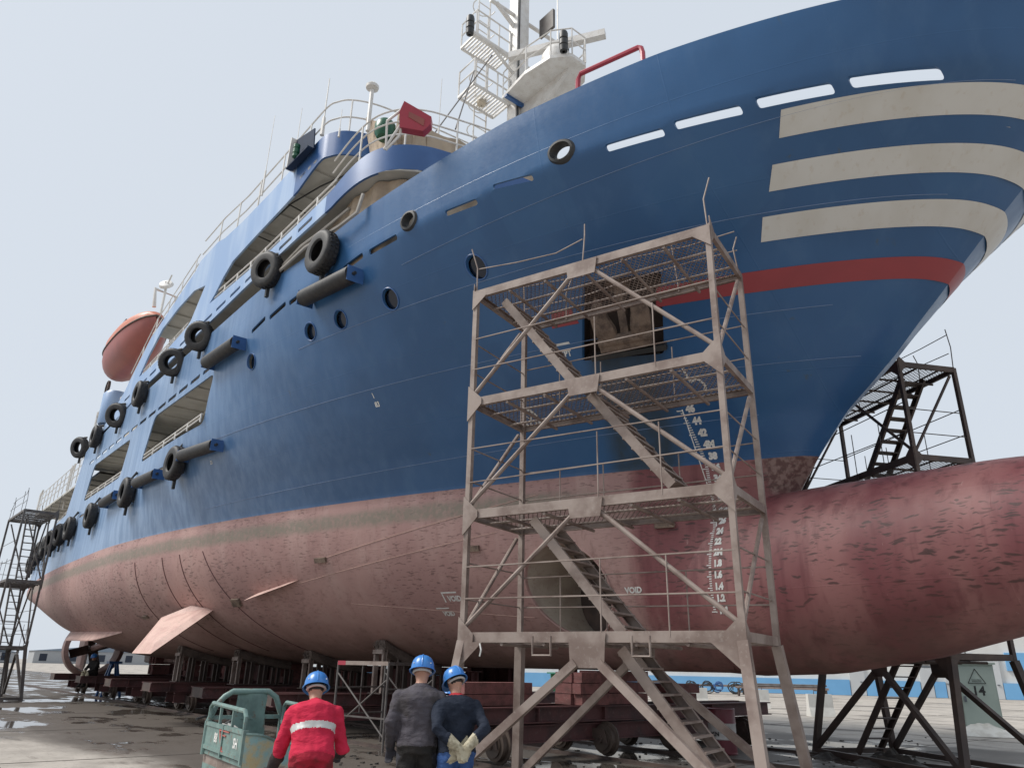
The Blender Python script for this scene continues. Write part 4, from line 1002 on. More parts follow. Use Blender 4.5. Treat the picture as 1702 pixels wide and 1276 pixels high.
    for a in (-base*.5,W+base*.5): MB().bar(F.p(a,-base*.8,basez+.07),F.p(a,D+base*.8,basez+.07),.08,.10).build('base_rail',mat,T)
    for f in flights: stair(F,*f,mat,T,9)
    for a,b in ((0,0),(W,0)):
        s=1 if a==0 else -1; gusset(F,[(a-s*.06,zl_-.06),(a+s*.36,zl_-.06),(a+s*.02,zl_-.36),(a-s*.10,zl_-.36)],-.05,mat,T)
    return T
# the tower by the anchor (origin at its right front post, s runs to the left)
FR=V((-5.0,7.55,0)); FL=V((-8.64,6.37,0)); ex=(FL-FR).normalized(); ey=V((ex.y,-ex.x,0)); ey=ey if ey.y>0 else -ey
F1=Frame(FR,ex,ey); W1=(FL-FR).length; ZS1=[1.98,3.66,5.38,7.24]
def s_of(px,py,d): p=atplane(px,py,F1.p(0,d,0),F1.y); return (p-F1.o).dot(F1.x),p.z
fl=[]
for a,b in (((1187,1290),(1032,1078)),((1035,1052),(885,862)),((1117,806),(980,655)),((955,638),(838,500))):
    s0,z0=s_of(*a,.25); s1,z1=s_of(*b,.25); fl.append((s0,max(z0,.05),s1,z1,.25,.95))
T1=tower('scaffold_tower','tall brown steel scaffold tower with stairs standing in front of the anchor',F1,W1,1.5,ZS1,'steel',.38,fl)
for px in (915,1080):   # hooked hand loops under the lowest deck
    s,z=s_of(px-30,1062,-.08); s2,_=s_of(px,1062,-.08); MB().tube([F1.p(s,-.08,1.99),F1.p(s,-.08,1.76),F1.p(s2,-.08,1.76),F1.p(s2,-.08,1.99)],.016,6).build('hand_loop','steel',T1)
MB().tube([F1.p(W1-.33,-.07,1.90),F1.p(W1-.36,-.08,1.82),F1.p(W1-.34,-.08,1.74)],.012,5).build('rag','mark_white',T1)
# the tower on the far side of the bow and the one at the stern
F2=Frame((-5.7,14.95,0),(-.88,.47,0),(.47,.88,0))
tower('scaffold_tower','dark steel scaffold tower with stair rising behind the bulbous bow',F2,3.83,1.3,[1.95,3.75,5.60,7.55],'steel_dark',.4,[(2.1,5.66,.5,7.5,.45,1.0),(2.7,3.8,1.2,5.55,.45,1.0),(2.0,2.0,.6,3.7,.45,1.0),(3.7,.05,2.0,1.9,.45,1.0)],rodm='steel_grey')
F3=Frame((-37.6,5.45,0),(-1,-.03,0),(.03,-1,0))
tower('scaffold_tower','narrow grey scaffold tower with ladders beside the stern',F3,3.6,1.25,[2.0,4.6,7.5],'steel_grey',.3,[(.6,2.05,1.7,4.5,.4,.85),(.8,4.65,1.9,7.4,.4,.85),(.4,.05,1.4,1.95,.4,.85)],rodm='steel_grey')
# ----------------------------------------------------------------- small frame scaffold behind the workers
def pipe_frame():
    A0=V((-15.45,8.10,0)); B0=V((-14.05,8.50,0)); dv=V((-.55,1.5,0)); H=1.66
    t=thing('frame_scaffold','low rusty tube frame scaffold with cross braces under the hull','scaffold',(A0+B0)/2+dv*.5)
    for n_,p in (('a',A0),('b',B0),('c',B0+dv),('d',A0+dv)): MB().tube([p,p+V((0,0,H))],.026,8).build('upright','steel_grey',t,smooth=True)
    MB().bar(A0+V((0,0,H-.02)),A0.lerp(B0,.16)+V((0,0,H-.02)),.05,.085).build('red_top_bar','lamp_red',t); MB().bar(A0.lerp(B0,.162)+V((0,0,H-.02)),B0+V((0,0,H-.02)),.05,.08).build('top_bar','steel',t)
    MB().bar(B0+V((0,0,H-.02)),B0+dv+V((0,0,H-.02)),.05,.06).build('top_bar','steel_grey',t); MB().bar(A0+V((0,0,H-.02)),A0+dv+V((0,0,H-.02)),.05,.06).build('top_bar','steel_grey',t); MB().bar(A0+dv+V((0,0,H-.02)),B0+dv+V((0,0,H-.02)),.05,.06).build('top_bar','steel_grey',t)
    for a,b in ((A0,B0),(A0+dv,B0+dv)):
        MB().tube([a+V((0,0,1.45)),b+V((0,0,.25))],.018,6).build('cross_brace','steel_grey',t); MB().tube([a+V((0,.02,.35)),b+V((0,.02,1.35))],.018,6).build('cross_brace','steel_grey',t)
    for a,b in ((A0,A0+dv),(B0,B0+dv)):
        for h in (.62,1.15): MB().tube([a+V((0,0,h)),b+V((0,0,h))],.018,6).build('rung','steel_grey',t)
        MB().tube([a.lerp(b,.5)+V((0,0,.62)),a.lerp(b,.5)+V((0,0,H))],.016,6).build('rung_stay','steel_grey',t)
    MB().bar(A0+V((0,0,.62)),B0+V((0,0,.60)),.04,.03).build('cross_rail','steel_grey',t)
pipe_frame()
# ================================================================= CRADLE CARRIAGES, BLOCKS AND STANDS UNDER THE SHIP
def ibeam(a,b,h,w_,mat,parent,name):
    a=V(a);b=V(b); m=MB(); m.bar(a,b,.02,h-.05); m.bar(a+V((0,0,h/2-.0125)),b+V((0,0,h/2-.0125)),w_,.025); m.bar(a-V((0,0,h/2-.0125)),b-V((0,0,h/2-.0125)),w_,.025); return m.build(name,mat,parent)
def carriage(X,label,y0=7.6,y1=17.6,zt=.95):
    t=thing('cradle_carriage',label,'carriage',(X,CL,0),'wheeled cradle carriages under the hull')
    for s in (-.45,.45):
        b=ibeam((X+s,y0,zt-.14),(X+s,y1,zt-.14),.28,.2,'cradle_red',t,'cross_beam')
        for k in range(6):
            y=y0+.6+k*(y1-y0-1.2)/5; MB().box((X+s+(.05 if s>0 else -.05),y,zt-.14),(.05,.012,.11)).build('web_stiffener','cradle_red',b)
        ibeam((X+s*.9,y0+.8,zt-.46),(X+s*.9,y1-.6,zt-.46),.30,.16,'cradle_red',t,'lower_beam')
    for y in (y0+.02,y1-.02): MB().box((X,y,zt-.14),(.45,.015,.13)).build('end_plate','steel_dark',t)
    for Y in (8.9,11.6,13.6,16.3):
        for s in (-.62,.62):
            wh=MB().lathe([(.05,-.09),(.20,-.09),(.20,-.06),(.26,-.05),(.26,.05),(.31,.06),(.31,.09),(.05,.09)],(X+s,Y,.36),(0,1,0),22).build('wheel','wheel_steel',t,smooth=True)
            MB().lathe([(.02,-.16),(.07,-.16),(.07,.16),(.02,.16)],(X+s,Y,.36),(0,1,0),10).build('axle','steel_dark',wh)
        for s in (-.13,.13): MB().poly([(X-.8,.30),(X+.8,.30),(X+.72,.55),(X-.72,.55)],[],lambda u,v:(u,Y+s,v),.02,(0,1,0)).build('bogie_plate','steel_dark',t)
    return t
CX=[-11.6,-18.0,-22.6,-27.5,-32.5,-37.5,-43.0]
lab=['red steel cradle carriage nearest the bow, behind the tall scaffold stairs','dark cradle carriage under the wrapped stand behind the frame scaffold','dark cradle carriage under the stand behind the green cart','dark cradle carriage below the stabiliser fin','dark cradle carriage just aft of the stabiliser fin','dark cradle carriage below the aft bilge keel','cradle carriage nearest the stern propellers']
for x,l in zip(CX,lab): carriage(x,l)
for x0,x1,l in zip(CX,CX[1:],('behind the frame scaffold','between the two wrapped stands','behind the green cart','below the stabiliser fin','aft of the stabiliser fin','nearest the propellers')):
    if x0>-12: x0=-15.4
    for Y,h in ((CL,.56),(CL+3.6,.75)):
        t=thing('keel_girder','dark red steel girder under the %s, %s'%('keel' if Y==CL else 'far bilge',l),'girder',((x0+x1)/2,Y,.95),'girders laid along the slip under the ship')
        ibeam((x0-.95,Y,.952+h/2),(x1+.95,Y,.952+h/2),h,.3,'cradle_red',t,'girder_beam')
        for k in range(4): xk=x0-.95+(x1-x0+1.9)*(k+.5)/4; MB().box((xk,Y-.08,.952+h/2),(.015,.07,h/2-.04)).build('web_stiffener','cradle_red',t)
# keel blocks: timbers stacked on each carriage, each timber its own piece
for i,x in enumerate(CX):
    t=thing('keel_block_stack','stack of red timber keel blocks on the carriage %s'%(['nearest the bow','behind the frame scaffold','behind the green cart','below the stabiliser fin','aft of the stabiliser fin','below the aft bilge keel','nearest the propellers'][i]),'timber stack',(x,CL,.95),'timber keel blocks under the ship')
    zt=zb(x)-.005; n=3; hh=(zt-.955)/n
    for k in range(n):
        for j in range(3):
            c=(x-.30+.30*j+rnd(-.015,.015),CL+rnd(-.06,.06),.955+hh*(k+.5)); MB().box(c,(.135,.62,hh/2-.006)).build('timber','timber_red',t)
# loose timber packs on the first carriage
for (X,Y,nx,nz,l) in ((-11.35,11.35,3,3,'pile of short red timbers on the first carriage left of the keel blocks'),(-11.6,14.6,3,2,'low pile of red timbers on the first carriage right of the keel blocks'),(-11.5,9.3,2,2,'two layers of long red timbers at the left end of the first carriage')):
    t=thing('timber_pile',l,'timber pile',(X,Y,.95),'loose timbers on the carriages')
    for k in range(nz):
        for j in range(nx): MB().box((X-.25+.25*j+rnd(-.02,.02),Y+rnd(-.05,.05),.955+.2*(k+.5)),(.115,.38 if nx>2 else .8,.095)).build('timber','timber_red',t)
# bilge stands: pairs of steel posts with a wrapped timber cap bearing on the plating
def stand(px,py,label,yaw=0,zb0=.952):
    p=hit(px,py); N=nrm(p.x,p.z); t=thing('bilge_stand',label,'stand',(p.x,p.y,zb0),'steel stands bearing on the bilge')
    # sloping cap following the bilge, inboard end lower
    q0=sp(p.x,p.z,.0); z1=max(p.z-.75,zb(p.x)+.03); ya=q0.y
    pts=[]
    for k in range(9):
        y=ya+k*.22; b=CL-y; zz=p.z
        lo,hi=zb(p.x),p.z+.01
        for _ in range(24):
            mid=(lo+hi)/2
            if bw(p.x,mid)<b: lo=mid
            else: hi=mid
        pts.append((y,lo))
    m=MB(); rows=[]
    for y,z in pts:
        z=min(z,p.z); r_=[]
        for a,b in ((-.22,-.01),(.22,-.01),(.25,-.12),(.22,-.24),(-.22,-.24),(-.25,-.12)):
            r_.append((p.x+a+.02*noise.noise(V((y*7,a*9,px))),y,z+b+.03*noise.noise(V((y*5,a*8+b*9,py)))))
        rows.append(r_)
    m.grid(rows,close_u=True); m.add(rows[0],[tuple(range(6))]); m.add(rows[-1],[tuple(range(6))]); m.build('wrapped_cap','timber_wrap',t)
    for k in range(6):
        m=MB(); y,z=pts[0]; a=rnd(-.2,.2); m.tube([(p.x+a,y-.02,z-.02-rnd(0,.1)),(p.x+a+rnd(-.1,.1),y-.05,z-.1-rnd(0,.05)),(p.x+a+rnd(-.15,.15),y-.01,z-.2)],.012,5); m.build('rag_strip','timber_wrap',t)
    for i,(y,z) in enumerate(pts[::2]):
        for s in (-.16,.16): MB().channel((p.x+s,y+.04,zb0),(p.x+s,y+.04,z-.24),.11,.08,.01,(1 if s>0 else -1,0,0)).build('post','steel' if i==0 else 'steel_dark',t)
    y,z=pts[0]; MB().box((p.x,y-.02,z-.29),(.24,.03,.05)).build('head_plate','steel',t)
    MB().box((p.x,(pts[0][0]+pts[-1][0])/2,zb0+.012),(.3,.95,.012)).build('base_plate','steel_dark',t)
stand(632,1062,'steel stand with rag-wrapped timber cap behind the frame scaffold')
stand(512,1080,'steel stand with wrapped cap beneath the hull behind the man in red')
for px,py,l in ((300,1072,'dark stand under the bilge aft of the stabiliser fin'),(395,1078,'dark stand under the bilge forward of the stabiliser fin')): stand(px,py,l)
# blue trestle and far gear near the propellers
t=thing('trestle','small blue steel trestle standing near the propellers','trestle',(-40.5,9.6,0))
for s in (-1,1):
    for k in (-1,1): MB().bar((-40.5+.12*s,9.6+.10*k,1.45),(-40.5+.45*s,9.6+.4*k,0),.10,.10).build('leg','frontblue',t)
MB().box((-40.5,9.6,1.49),(.28,.28,.05)).build('top_plate','frontblue',t)
# ================================================================= YARD
def oriented(c,ax): ax=V(ax).normalized(); return ax,V((-ax.y,ax.x,0))
simple('wall_white',(.68,.68,.66),.8,c2=(.56,.55,.52),scale=.3,amt=.8); simple('wall_blue',(.17,.40,.66),.7,c2=(.13,.33,.58),scale=.5); simple('door_grey',(.52,.54,.55),.6,c2=(.44,.45,.46),scale=.5); simple('trim_dark',(.12,.14,.16),.6)
def building():
    P0=V((-80,36.2,0)); ex=V((.836,.547,0)).normalized(); ey=V((-ex.y,ex.x,0)); L=125
    t=thing('workshop_building','long white workshop with blue painted base and grey doors behind the ship','building',P0+ex*L/2)
    F=Frame(P0,ex,ey); H=9
    def wall(a0,a1,z0,z1,d,mat,name): return MB().box(F.p((a0+a1)/2,d+.1,(z0+z1)/2),((a1-a0)/2,.1,(z1-z0)/2),(F.x,F.y,V((0,0,1)))).build(name,mat,t)
    MB().box(F.p(L/2,9,H/2),(L/2,8.9,H/2),(F.x,F.y,V((0,0,1)))).build('wall','wall_white',t)
    doors=[px_s for px_s in ((1413,1440),(1530,1553),(1572,1584),(1636,1668))]
    segs=[]
    for a,b in doors:
        sa=(atplane(a,1140,P0,ey)-P0).dot(ex); sb=(atplane(b,1140,P0,ey)-P0).dot(ex); segs.append((sa,sb))
        d=wall(sa+.05,sb-.05,.02,2.3 if (b-a)<30 else 3.2,-.10,'door_grey','door'); MB().box(F.p(sb-.35,-.14,1.1),(.1,.04,.03),(F.x,F.y,V((0,0,1)))).build('handle','trim_dark',d)
        MB().box(F.p((sa+sb)/2,-.02,(2.4 if (b-a)<30 else 3.3)),((sb-sa)/2,.05,.06),(F.x,F.y,V((0,0,1)))).build('lintel','trim_dark',t)
    a=0
    for sa,sb in segs+[(L,L)]:
        wall(a,sa,0.02,1.25,-.03-.1,'wall_blue','painted_base'); a=sb
    for px in (1545,1600,1690):
        s=(atplane(px,1100,P0,ey)-P0).dot(ex); w=wall(s-.8,s+.8,2.2 if px>1680 else 2.6,3.6,-.08,'wall_blue' if px>1680 else 'door_grey','notice_board')
    for k in range(9): MB().box(F.p(20+k*11,-.06,H-1.6),(1.6,.04,.6),(F.x,F.y,V((0,0,1)))).build('window','dark_glass',t)
    MB().box(F.p(L/2,9,H+.1),(L/2+.4,9.4,.12),(F.x,F.y,V((0,0,1)))).build('roof','door_grey',t)
building()
# electrical cabinet
simple('cabinet_green',(.36,.43,.38),.5,c2=(.30,.36,.32),scale=1.5); simple('print_black',(.02,.02,.02),.6); simple('plastic_white',(.62,.61,.57),.5,c2=(.48,.46,.42),scale=4,amt=.8,bump=.4)
def cabinet():
    c=atz(1640,1222,0); fx=V((.80,.60,0)).normalized(); ax=V((CR.x,CR.y,0)).normalized()*.96+V((CF.x,CF.y,0)).normalized()*-.28; ax.normalize(); ay=V((-ax.y,ax.x,0)); 
    if ay.dot(V((CF.x,CF.y,0)))<0: ay=-ay
    t=thing('electrical_cabinet','grey-green electrical cabinet numbered 14 on the concrete yard','cabinet',c)
    F=Frame(c,ax,ay); Z=V((0,0,1)); H=2.0; w_=.52
    MB().box(F.p(0,.35,H/2+.04),(w_,.35,H/2-.04),(F.x,F.y,Z)).build('body','cabinet_green',t); MB().box(F.p(0,.35,H+.02),(w_+.06,.42,.03),(F.x,F.y,Z)).build('top_cover','cabinet_green',t)
    d=MB().box(F.p(0,-.012,H/2+.05),(w_-.04,.012,H/2-.12),(F.x,F.y,Z)).build('door','cabinet_green',t); MB().box(F.p(-w_+.12,-.05,1.0),(.03,.03,.08),(F.x,F.y,Z)).build('handle','trim_dark',d)
    def fl(vs,fs,u0,z0): 
        m=MB(); m.add([F.p(u0+a,-.030,z0+b) for a,b in vs],fs); return m.build('number_print','print_black',d,fix=False)
    vs,fs=glyphs('14',.36,.01); fl(vs,fs,-.17,1.12)
    for a,b in (((-.24,1.45),(.24,1.45)),((.24,1.45),(0,1.86)),((0,1.86),(-.24,1.45))):
        MB().bar(F.p(a[0],-.03,a[1]),F.p(b[0],-.03,b[1]),.015,.02,F.y).build('warning_triangle','print_black',d)
    for z in (1.5,1.55): MB().bar(F.p(-.13,-.03,z),F.p(.13,-.03,z),.012,.012,F.y).build('print_line','print_black',d)
    for s in (-1,1): MB().box(F.p(s*(w_-.08),.35,.04),(.06,.3,.04),(F.x,F.y,Z)).build('foot','steel_dark',t)
    # plastic sheet bundled at its foot
    rows=[]
    for i in range(25):
        r=[]
        for j in range(9):
            u=-.75+1.5*i/24; v=-.75+.75*j/8; h=.34*max(0,1-((u+.1)/.85)**2)*(j/8)**.8+.08*noise.noise(V((u*5,v*6,3)))*(1 if 0<j else 0); r.append(F.p(u,v-.03,max(.012,h)))
        rows.append(r)
    o=MB().grid(rows).build('plastic_sheet','plastic_white',None,smooth=True,fix=False); tag(o,'crumpled white plastic sheet heaped at the foot of the cabinet','sheet')
cabinet()
# oil drum
simple('drum_red',(.16,.022,.035),.4,c2=(.11,.02,.03)); simple('drum_white',(.62,.60,.58),.5)
c=atz(1203,1252,0); t=thing('oil_drum','dark red oil drum with white middle band beside the carriage wheel','drum',c)
MB().lathe([(.01,0),(.29,0),(.30,.02),(.29,.03),(.29,.28)],c,(0,0,1),24).build('lower_shell','drum_red',t,smooth=True); MB().lathe([(.29,.28),(.30,.30),(.29,.32),(.29,.58),(.30,.60)],c,(0,0,1),24).build('white_band','drum_white',t,smooth=True)
MB().lathe([(.30,.60),(.29,.62),(.29,.87),(.30,.88),(.28,.89),(.275,.86),(.01,.86)],c,(0,0,1),24).build('upper_shell','drum_red',t,smooth=True)
m=MB(); vs,fs=glyphs('KN',.11,.004); tc=V((0-c.x,0-c.y,0)).normalized(); tx_=V((-tc.y,tc.x,0)); m.add([c+tc*.298+tx_*(a-.22)+V((0,0,.36+b)) for a,b in vs],fs); m.build('drum_print','print_black',t,fix=False)
m=MB(); q=[(0,-.05),(.04,.0),(.03,.035),(0,.02),(-.03,.035),(-.04,.0)]; m.add([c+tc*.298+tx_*(a-.30)+V((0,0,.40+b)) for a,b in q],[tuple(range(6))]); m.build('drum_print','print_black',t,fix=False)
# green wheelie bin seen under the hull
simple('bin_green',(.02,.16,.07),.5)
c=atz(927,1152,0); t=thing('wheelie_bin','green wheelie bin seen through the gap under the hull','bin',c); s_=1.3
MB().poly([(-.3,.12),(.3,.12),(.38,1.0),(-.38,1.0)],[],lambda u,v:c+V((CR.x,CR.y,0))*u*s_+V((0,0,v*s_)),.8,V((CF.x,CF.y,0))).build('tub','bin_green',t); MB().box(c+V((0,0,1.04*s_)),(.42*s_,.42*s_,.04)).build('lid','bin_green',t)
for s in (-1,1): MB().lathe([(.02,-.04),(.13,-.04),(.13,.04),(.02,.04)],c+V((CR.x,CR.y,0))*(.35*s)+V((0,0,.13)),CR,12).build('wheel','rubber',t)
# pipe racks with coiled hoses by the workshop
def rack(px,py,L,label,coil):
    c=atz(px,py,0); ax=V((.836,.547,0)); t=thing('hose_rack',label,'rack',c,'low steel racks before the workshop'); F=Frame(c,ax,V((-ax.y,ax.x,0)))
    MB().box(F.p(0,0,.62),(L/2,.5,.07),(F.x,F.y,V((0,0,1)))).build('table','steel',t)
    for a in (-L/2+.2,L/2-.2):
        for b in (-.4,.4): MB().bar(F.p(a,b,0),F.p(a,b,.56),.12,.12).build('leg','steel_dark',t)
    if coil:
        for k in range(4):
            cx=-L*.36+k*L*.23+rnd(-.2,.2); r0=rnd(.38,.55)
            pts=[F.p(cx+(r0+.10*math.sin(a*.9+k))*math.cos(a*.5)+.02*a*.3,-.55-.012*a,.72-r0*.55+(r0*.8+.12*math.sin(a*.37+2*k))*math.sin(a*.5)) for a in range(46)]
            MB().tube([V((p.x,p.y,max(p.z,.06))) for p in pts],.045,6).build('hose_coil','frontblue' if k==2 else 'black_steel',t,smooth=True)
    else:
        for k in range(5): MB().tube([F.p(-L/2+.4,-.35+.16*k,.75+.1*(k%2)),F.p(L/2-.4+.3*(k%2),-.35+.16*k,.75+.1*(k%2))],.07,8).build('pipe','steel_grey',t,smooth=True)
rack(1185,1152,5.2,'low rack of coiled blue and black hoses before the blue wall',True); rack(1300,1158,6.5,'low rack carrying grey pipes right of the coiled hoses',False)
# pale concrete barrier blocks on the yard
simple('block_white',(.66,.65,.61),.85,c2=(.52,.50,.46),scale=2,amt=.7)
for i,(px,py,l) in enumerate(((1160,1172,'white concrete barrier block left of the leaning scaffold legs'),(1262,1176,'white concrete barrier block behind the right front scaffold leg'),(1365,1190,'white concrete barrier block right of the tall scaffold'))):
    c=atz(px,py,0); ax=V((CR.x,CR.y,0)).normalized(); F=Frame(c,ax,V((-ax.y,ax.x,0))); t=thing('barrier_block',l,'concrete block',c,'white concrete blocks on the yard')
    MB().poly([(-.3,0),(.3,0),(.16,.35),(.12,.85),(-.12,.85),(-.16,.35)],[],lambda u,v:F.p(-.5+0*u,u,v),1.0,F.x).build('block','block_white',t); MB().tube([F.p(-.2,0,.84),F.p(-.2,0,.98),F.p(.2,0,.98),F.p(.2,0,.84)],.02,6).build('lifting_eye','steel_dark',t)
# mud heaps and scattered debris on the wet slab
def heap(px,py,r,h,label):
    c=atz(px,py,0); rows=[]
    for i in range(15):
        rr=r*i/14; rows.append([(c.x+rr*math.cos(a)*(1+.25*noise.noise(V((math.cos(a)*2,math.sin(a)*2,px)))),c.y+rr*math.sin(a)*.7,max(-.01,h*(1-(i/14)**1.4)*(1+.9*noise.noise(V((rr*math.cos(a)*7,rr*math.sin(a)*7,py))))) -.008) for a in [2*math.pi*k/30 for k in range(30)]])
    o=MB().grid(rows,close_u=True).build('mud_heap','mud',None,smooth=True,fix=False); tag(o,label,'mud','heaps of black mud on the slab')
heap(1480,1270,.75,.20,'large black mud heap on the wet slab right of the scaffold'); heap(1373,1258,.30,.10,'small black mud lump left of the larger heap'); heap(1575,1252,.55,.05,'flat smear of black mud by the far scaffold leg')
m=MB()
for k in range(260):
    a=rnd(0,1); c=atz(rnd(560,1560),rnd(1225,1276),0); s=rnd(.008,.03); m.box(c+V((0,0,s*.4)),(s*rnd(.6,1.6),s*rnd(.6,1.4),s*.5),(V((math.cos(a*6),math.sin(a*6),0)),V((-math.sin(a*6),math.cos(a*6),0)),V((0,0,1))))
o=m.build('debris','mud',None,fix=False); o['kind']='stuff'; o['label']='scattered grit and paint chips on the wet slab'
# far background left of the stern
simple('shed_grey',(.38,.39,.40),.7); simple('shed_roof',(.22,.27,.33),.6)
for (x,y,l,w_,h,lb) in ((-330,70,40,12,4.2,'long low grey shed far behind the stern'),(-300,30,22,12,3.2,'small grey shed left of the long shed far behind the stern')):
    t=thing('distant_shed',lb,'building',(x,y,0)); MB().box((x,y,h/2),(w_/2,l/2,h/2)).build('wall','shed_grey',t); MB().poly([(-l/2-.4,h),(l/2+.4,h),(0,h+2)],[],lambda u,v:(x-w_/2-.3,y+u,v),w_+.6,(1,0,0)).build('roof','shed_roof',t)
    for k in range(4): MB().box((x+w_/2+.02,y-l/2+3+k*l/4.2,2),(.04,1.2,1.2)).build('window','dark_glass',t)
# ================================================================= WORKERS
def cloth_mat(name,col,c2,stain=None):
    t=NT(name); n=t.noise(5); c=t.mix(t.ramp(n,.35,.7),col,c2); h=t.math('ADD',t.noise(9,(1,1,1.8),4,.55),t.math('MULTIPLY',t.noise(260,(1,1,1),1),.05))
    if stain: c=t.mix(t.math('MULTIPLY',t.ramp(t.noise(3.2,off=(4,2,1)),.48,.64),.75),c,stain)
    t.bump(h,.9,.03); t.done(c,.9,0,.25)
cloth_mat('cloth_red',(.52,.022,.060),(.42,.018,.048)); cloth_mat('cloth_red_dirty',(.36,.018,.04),(.26,.015,.03),(.07,.02,.02)); cloth_mat('cloth_grey',(.085,.078,.092),(.062,.056,.066),(.05,.045,.045)); cloth_mat('cloth_black',(.020,.019,.019),(.035,.032,.030))
cloth_mat('cloth_navy',(.012,.017,.030),(.020,.026,.042)); cloth_mat('cloth_jeans',(.030,.070,.20),(.045,.10,.26),(.02,.035,.09)); cloth_mat('cloth_plum',(.06,.055,.11),(.045,.04,.085)); cloth_mat('cloth_sleeve',(.030,.026,.028),(.05,.035,.035))
simple('skin',(.42,.23,.16),.55,c2=(.36,.18,.125),scale=9); simple('hair',(.012,.011,.010),.6); simple('glove',(.46,.42,.31),.9,c2=(.22,.19,.13),scale=18,amt=.9,bump=.6); simple('glove_dark',(.035,.035,.045),.85); simple('shoe',(.02,.018,.017),.6); simple('reflective',(.48,.48,.47),.35,c2=(.36,.35,.34),scale=14); simple('collar_red',(.40,.02,.03),.85)
simple('helmet_blue',(.035,.18,.50),.3,c2=(.045,.21,.54),scale=6,fine=((.15,.25,.5),.3)); simple('helmet_band',(.42,.40,.38),.7)
def evalmesh(o):
    bpy.context.view_layer.update(); return bpy.data.meshes.new_from_object(o.evaluated_get(bpy.context.evaluated_depsgraph_get()))
def ell_tube(m,rings,n=18):   # rings: (centre V, axis_x V, axis_y V, rx, ry)
    rows=[]
    for c,ax,ay,rx,ry in rings: rows.append([c+ax*(rx*math.cos(2*math.pi*k/n))+ay*(ry*math.sin(2*math.pi*k/n)) for k in range(n)])
    m.grid(rows,close_u=True); m.add(rows[0],[tuple(range(n))]); m.add(rows[-1],[tuple(range(n))])
def capsule(m,pts,rs,n=12):
    P=[V(p) for p in pts]; R_=list(rs); a=(P[1]-P[0]).normalized(); b=(P[-1]-P[-2]).normalized()
    q=[P[0]-a*R_[0]*.9,P[0]-a*R_[0]*.55]+P+[P[-1]+b*R_[-1]*.55,P[-1]+b*R_[-1]*.9]; rr=[R_[0]*.25,R_[0]*.8]+R_+[R_[-1]*.8,R_[-1]*.25]
    m.tube(q,rr,n)
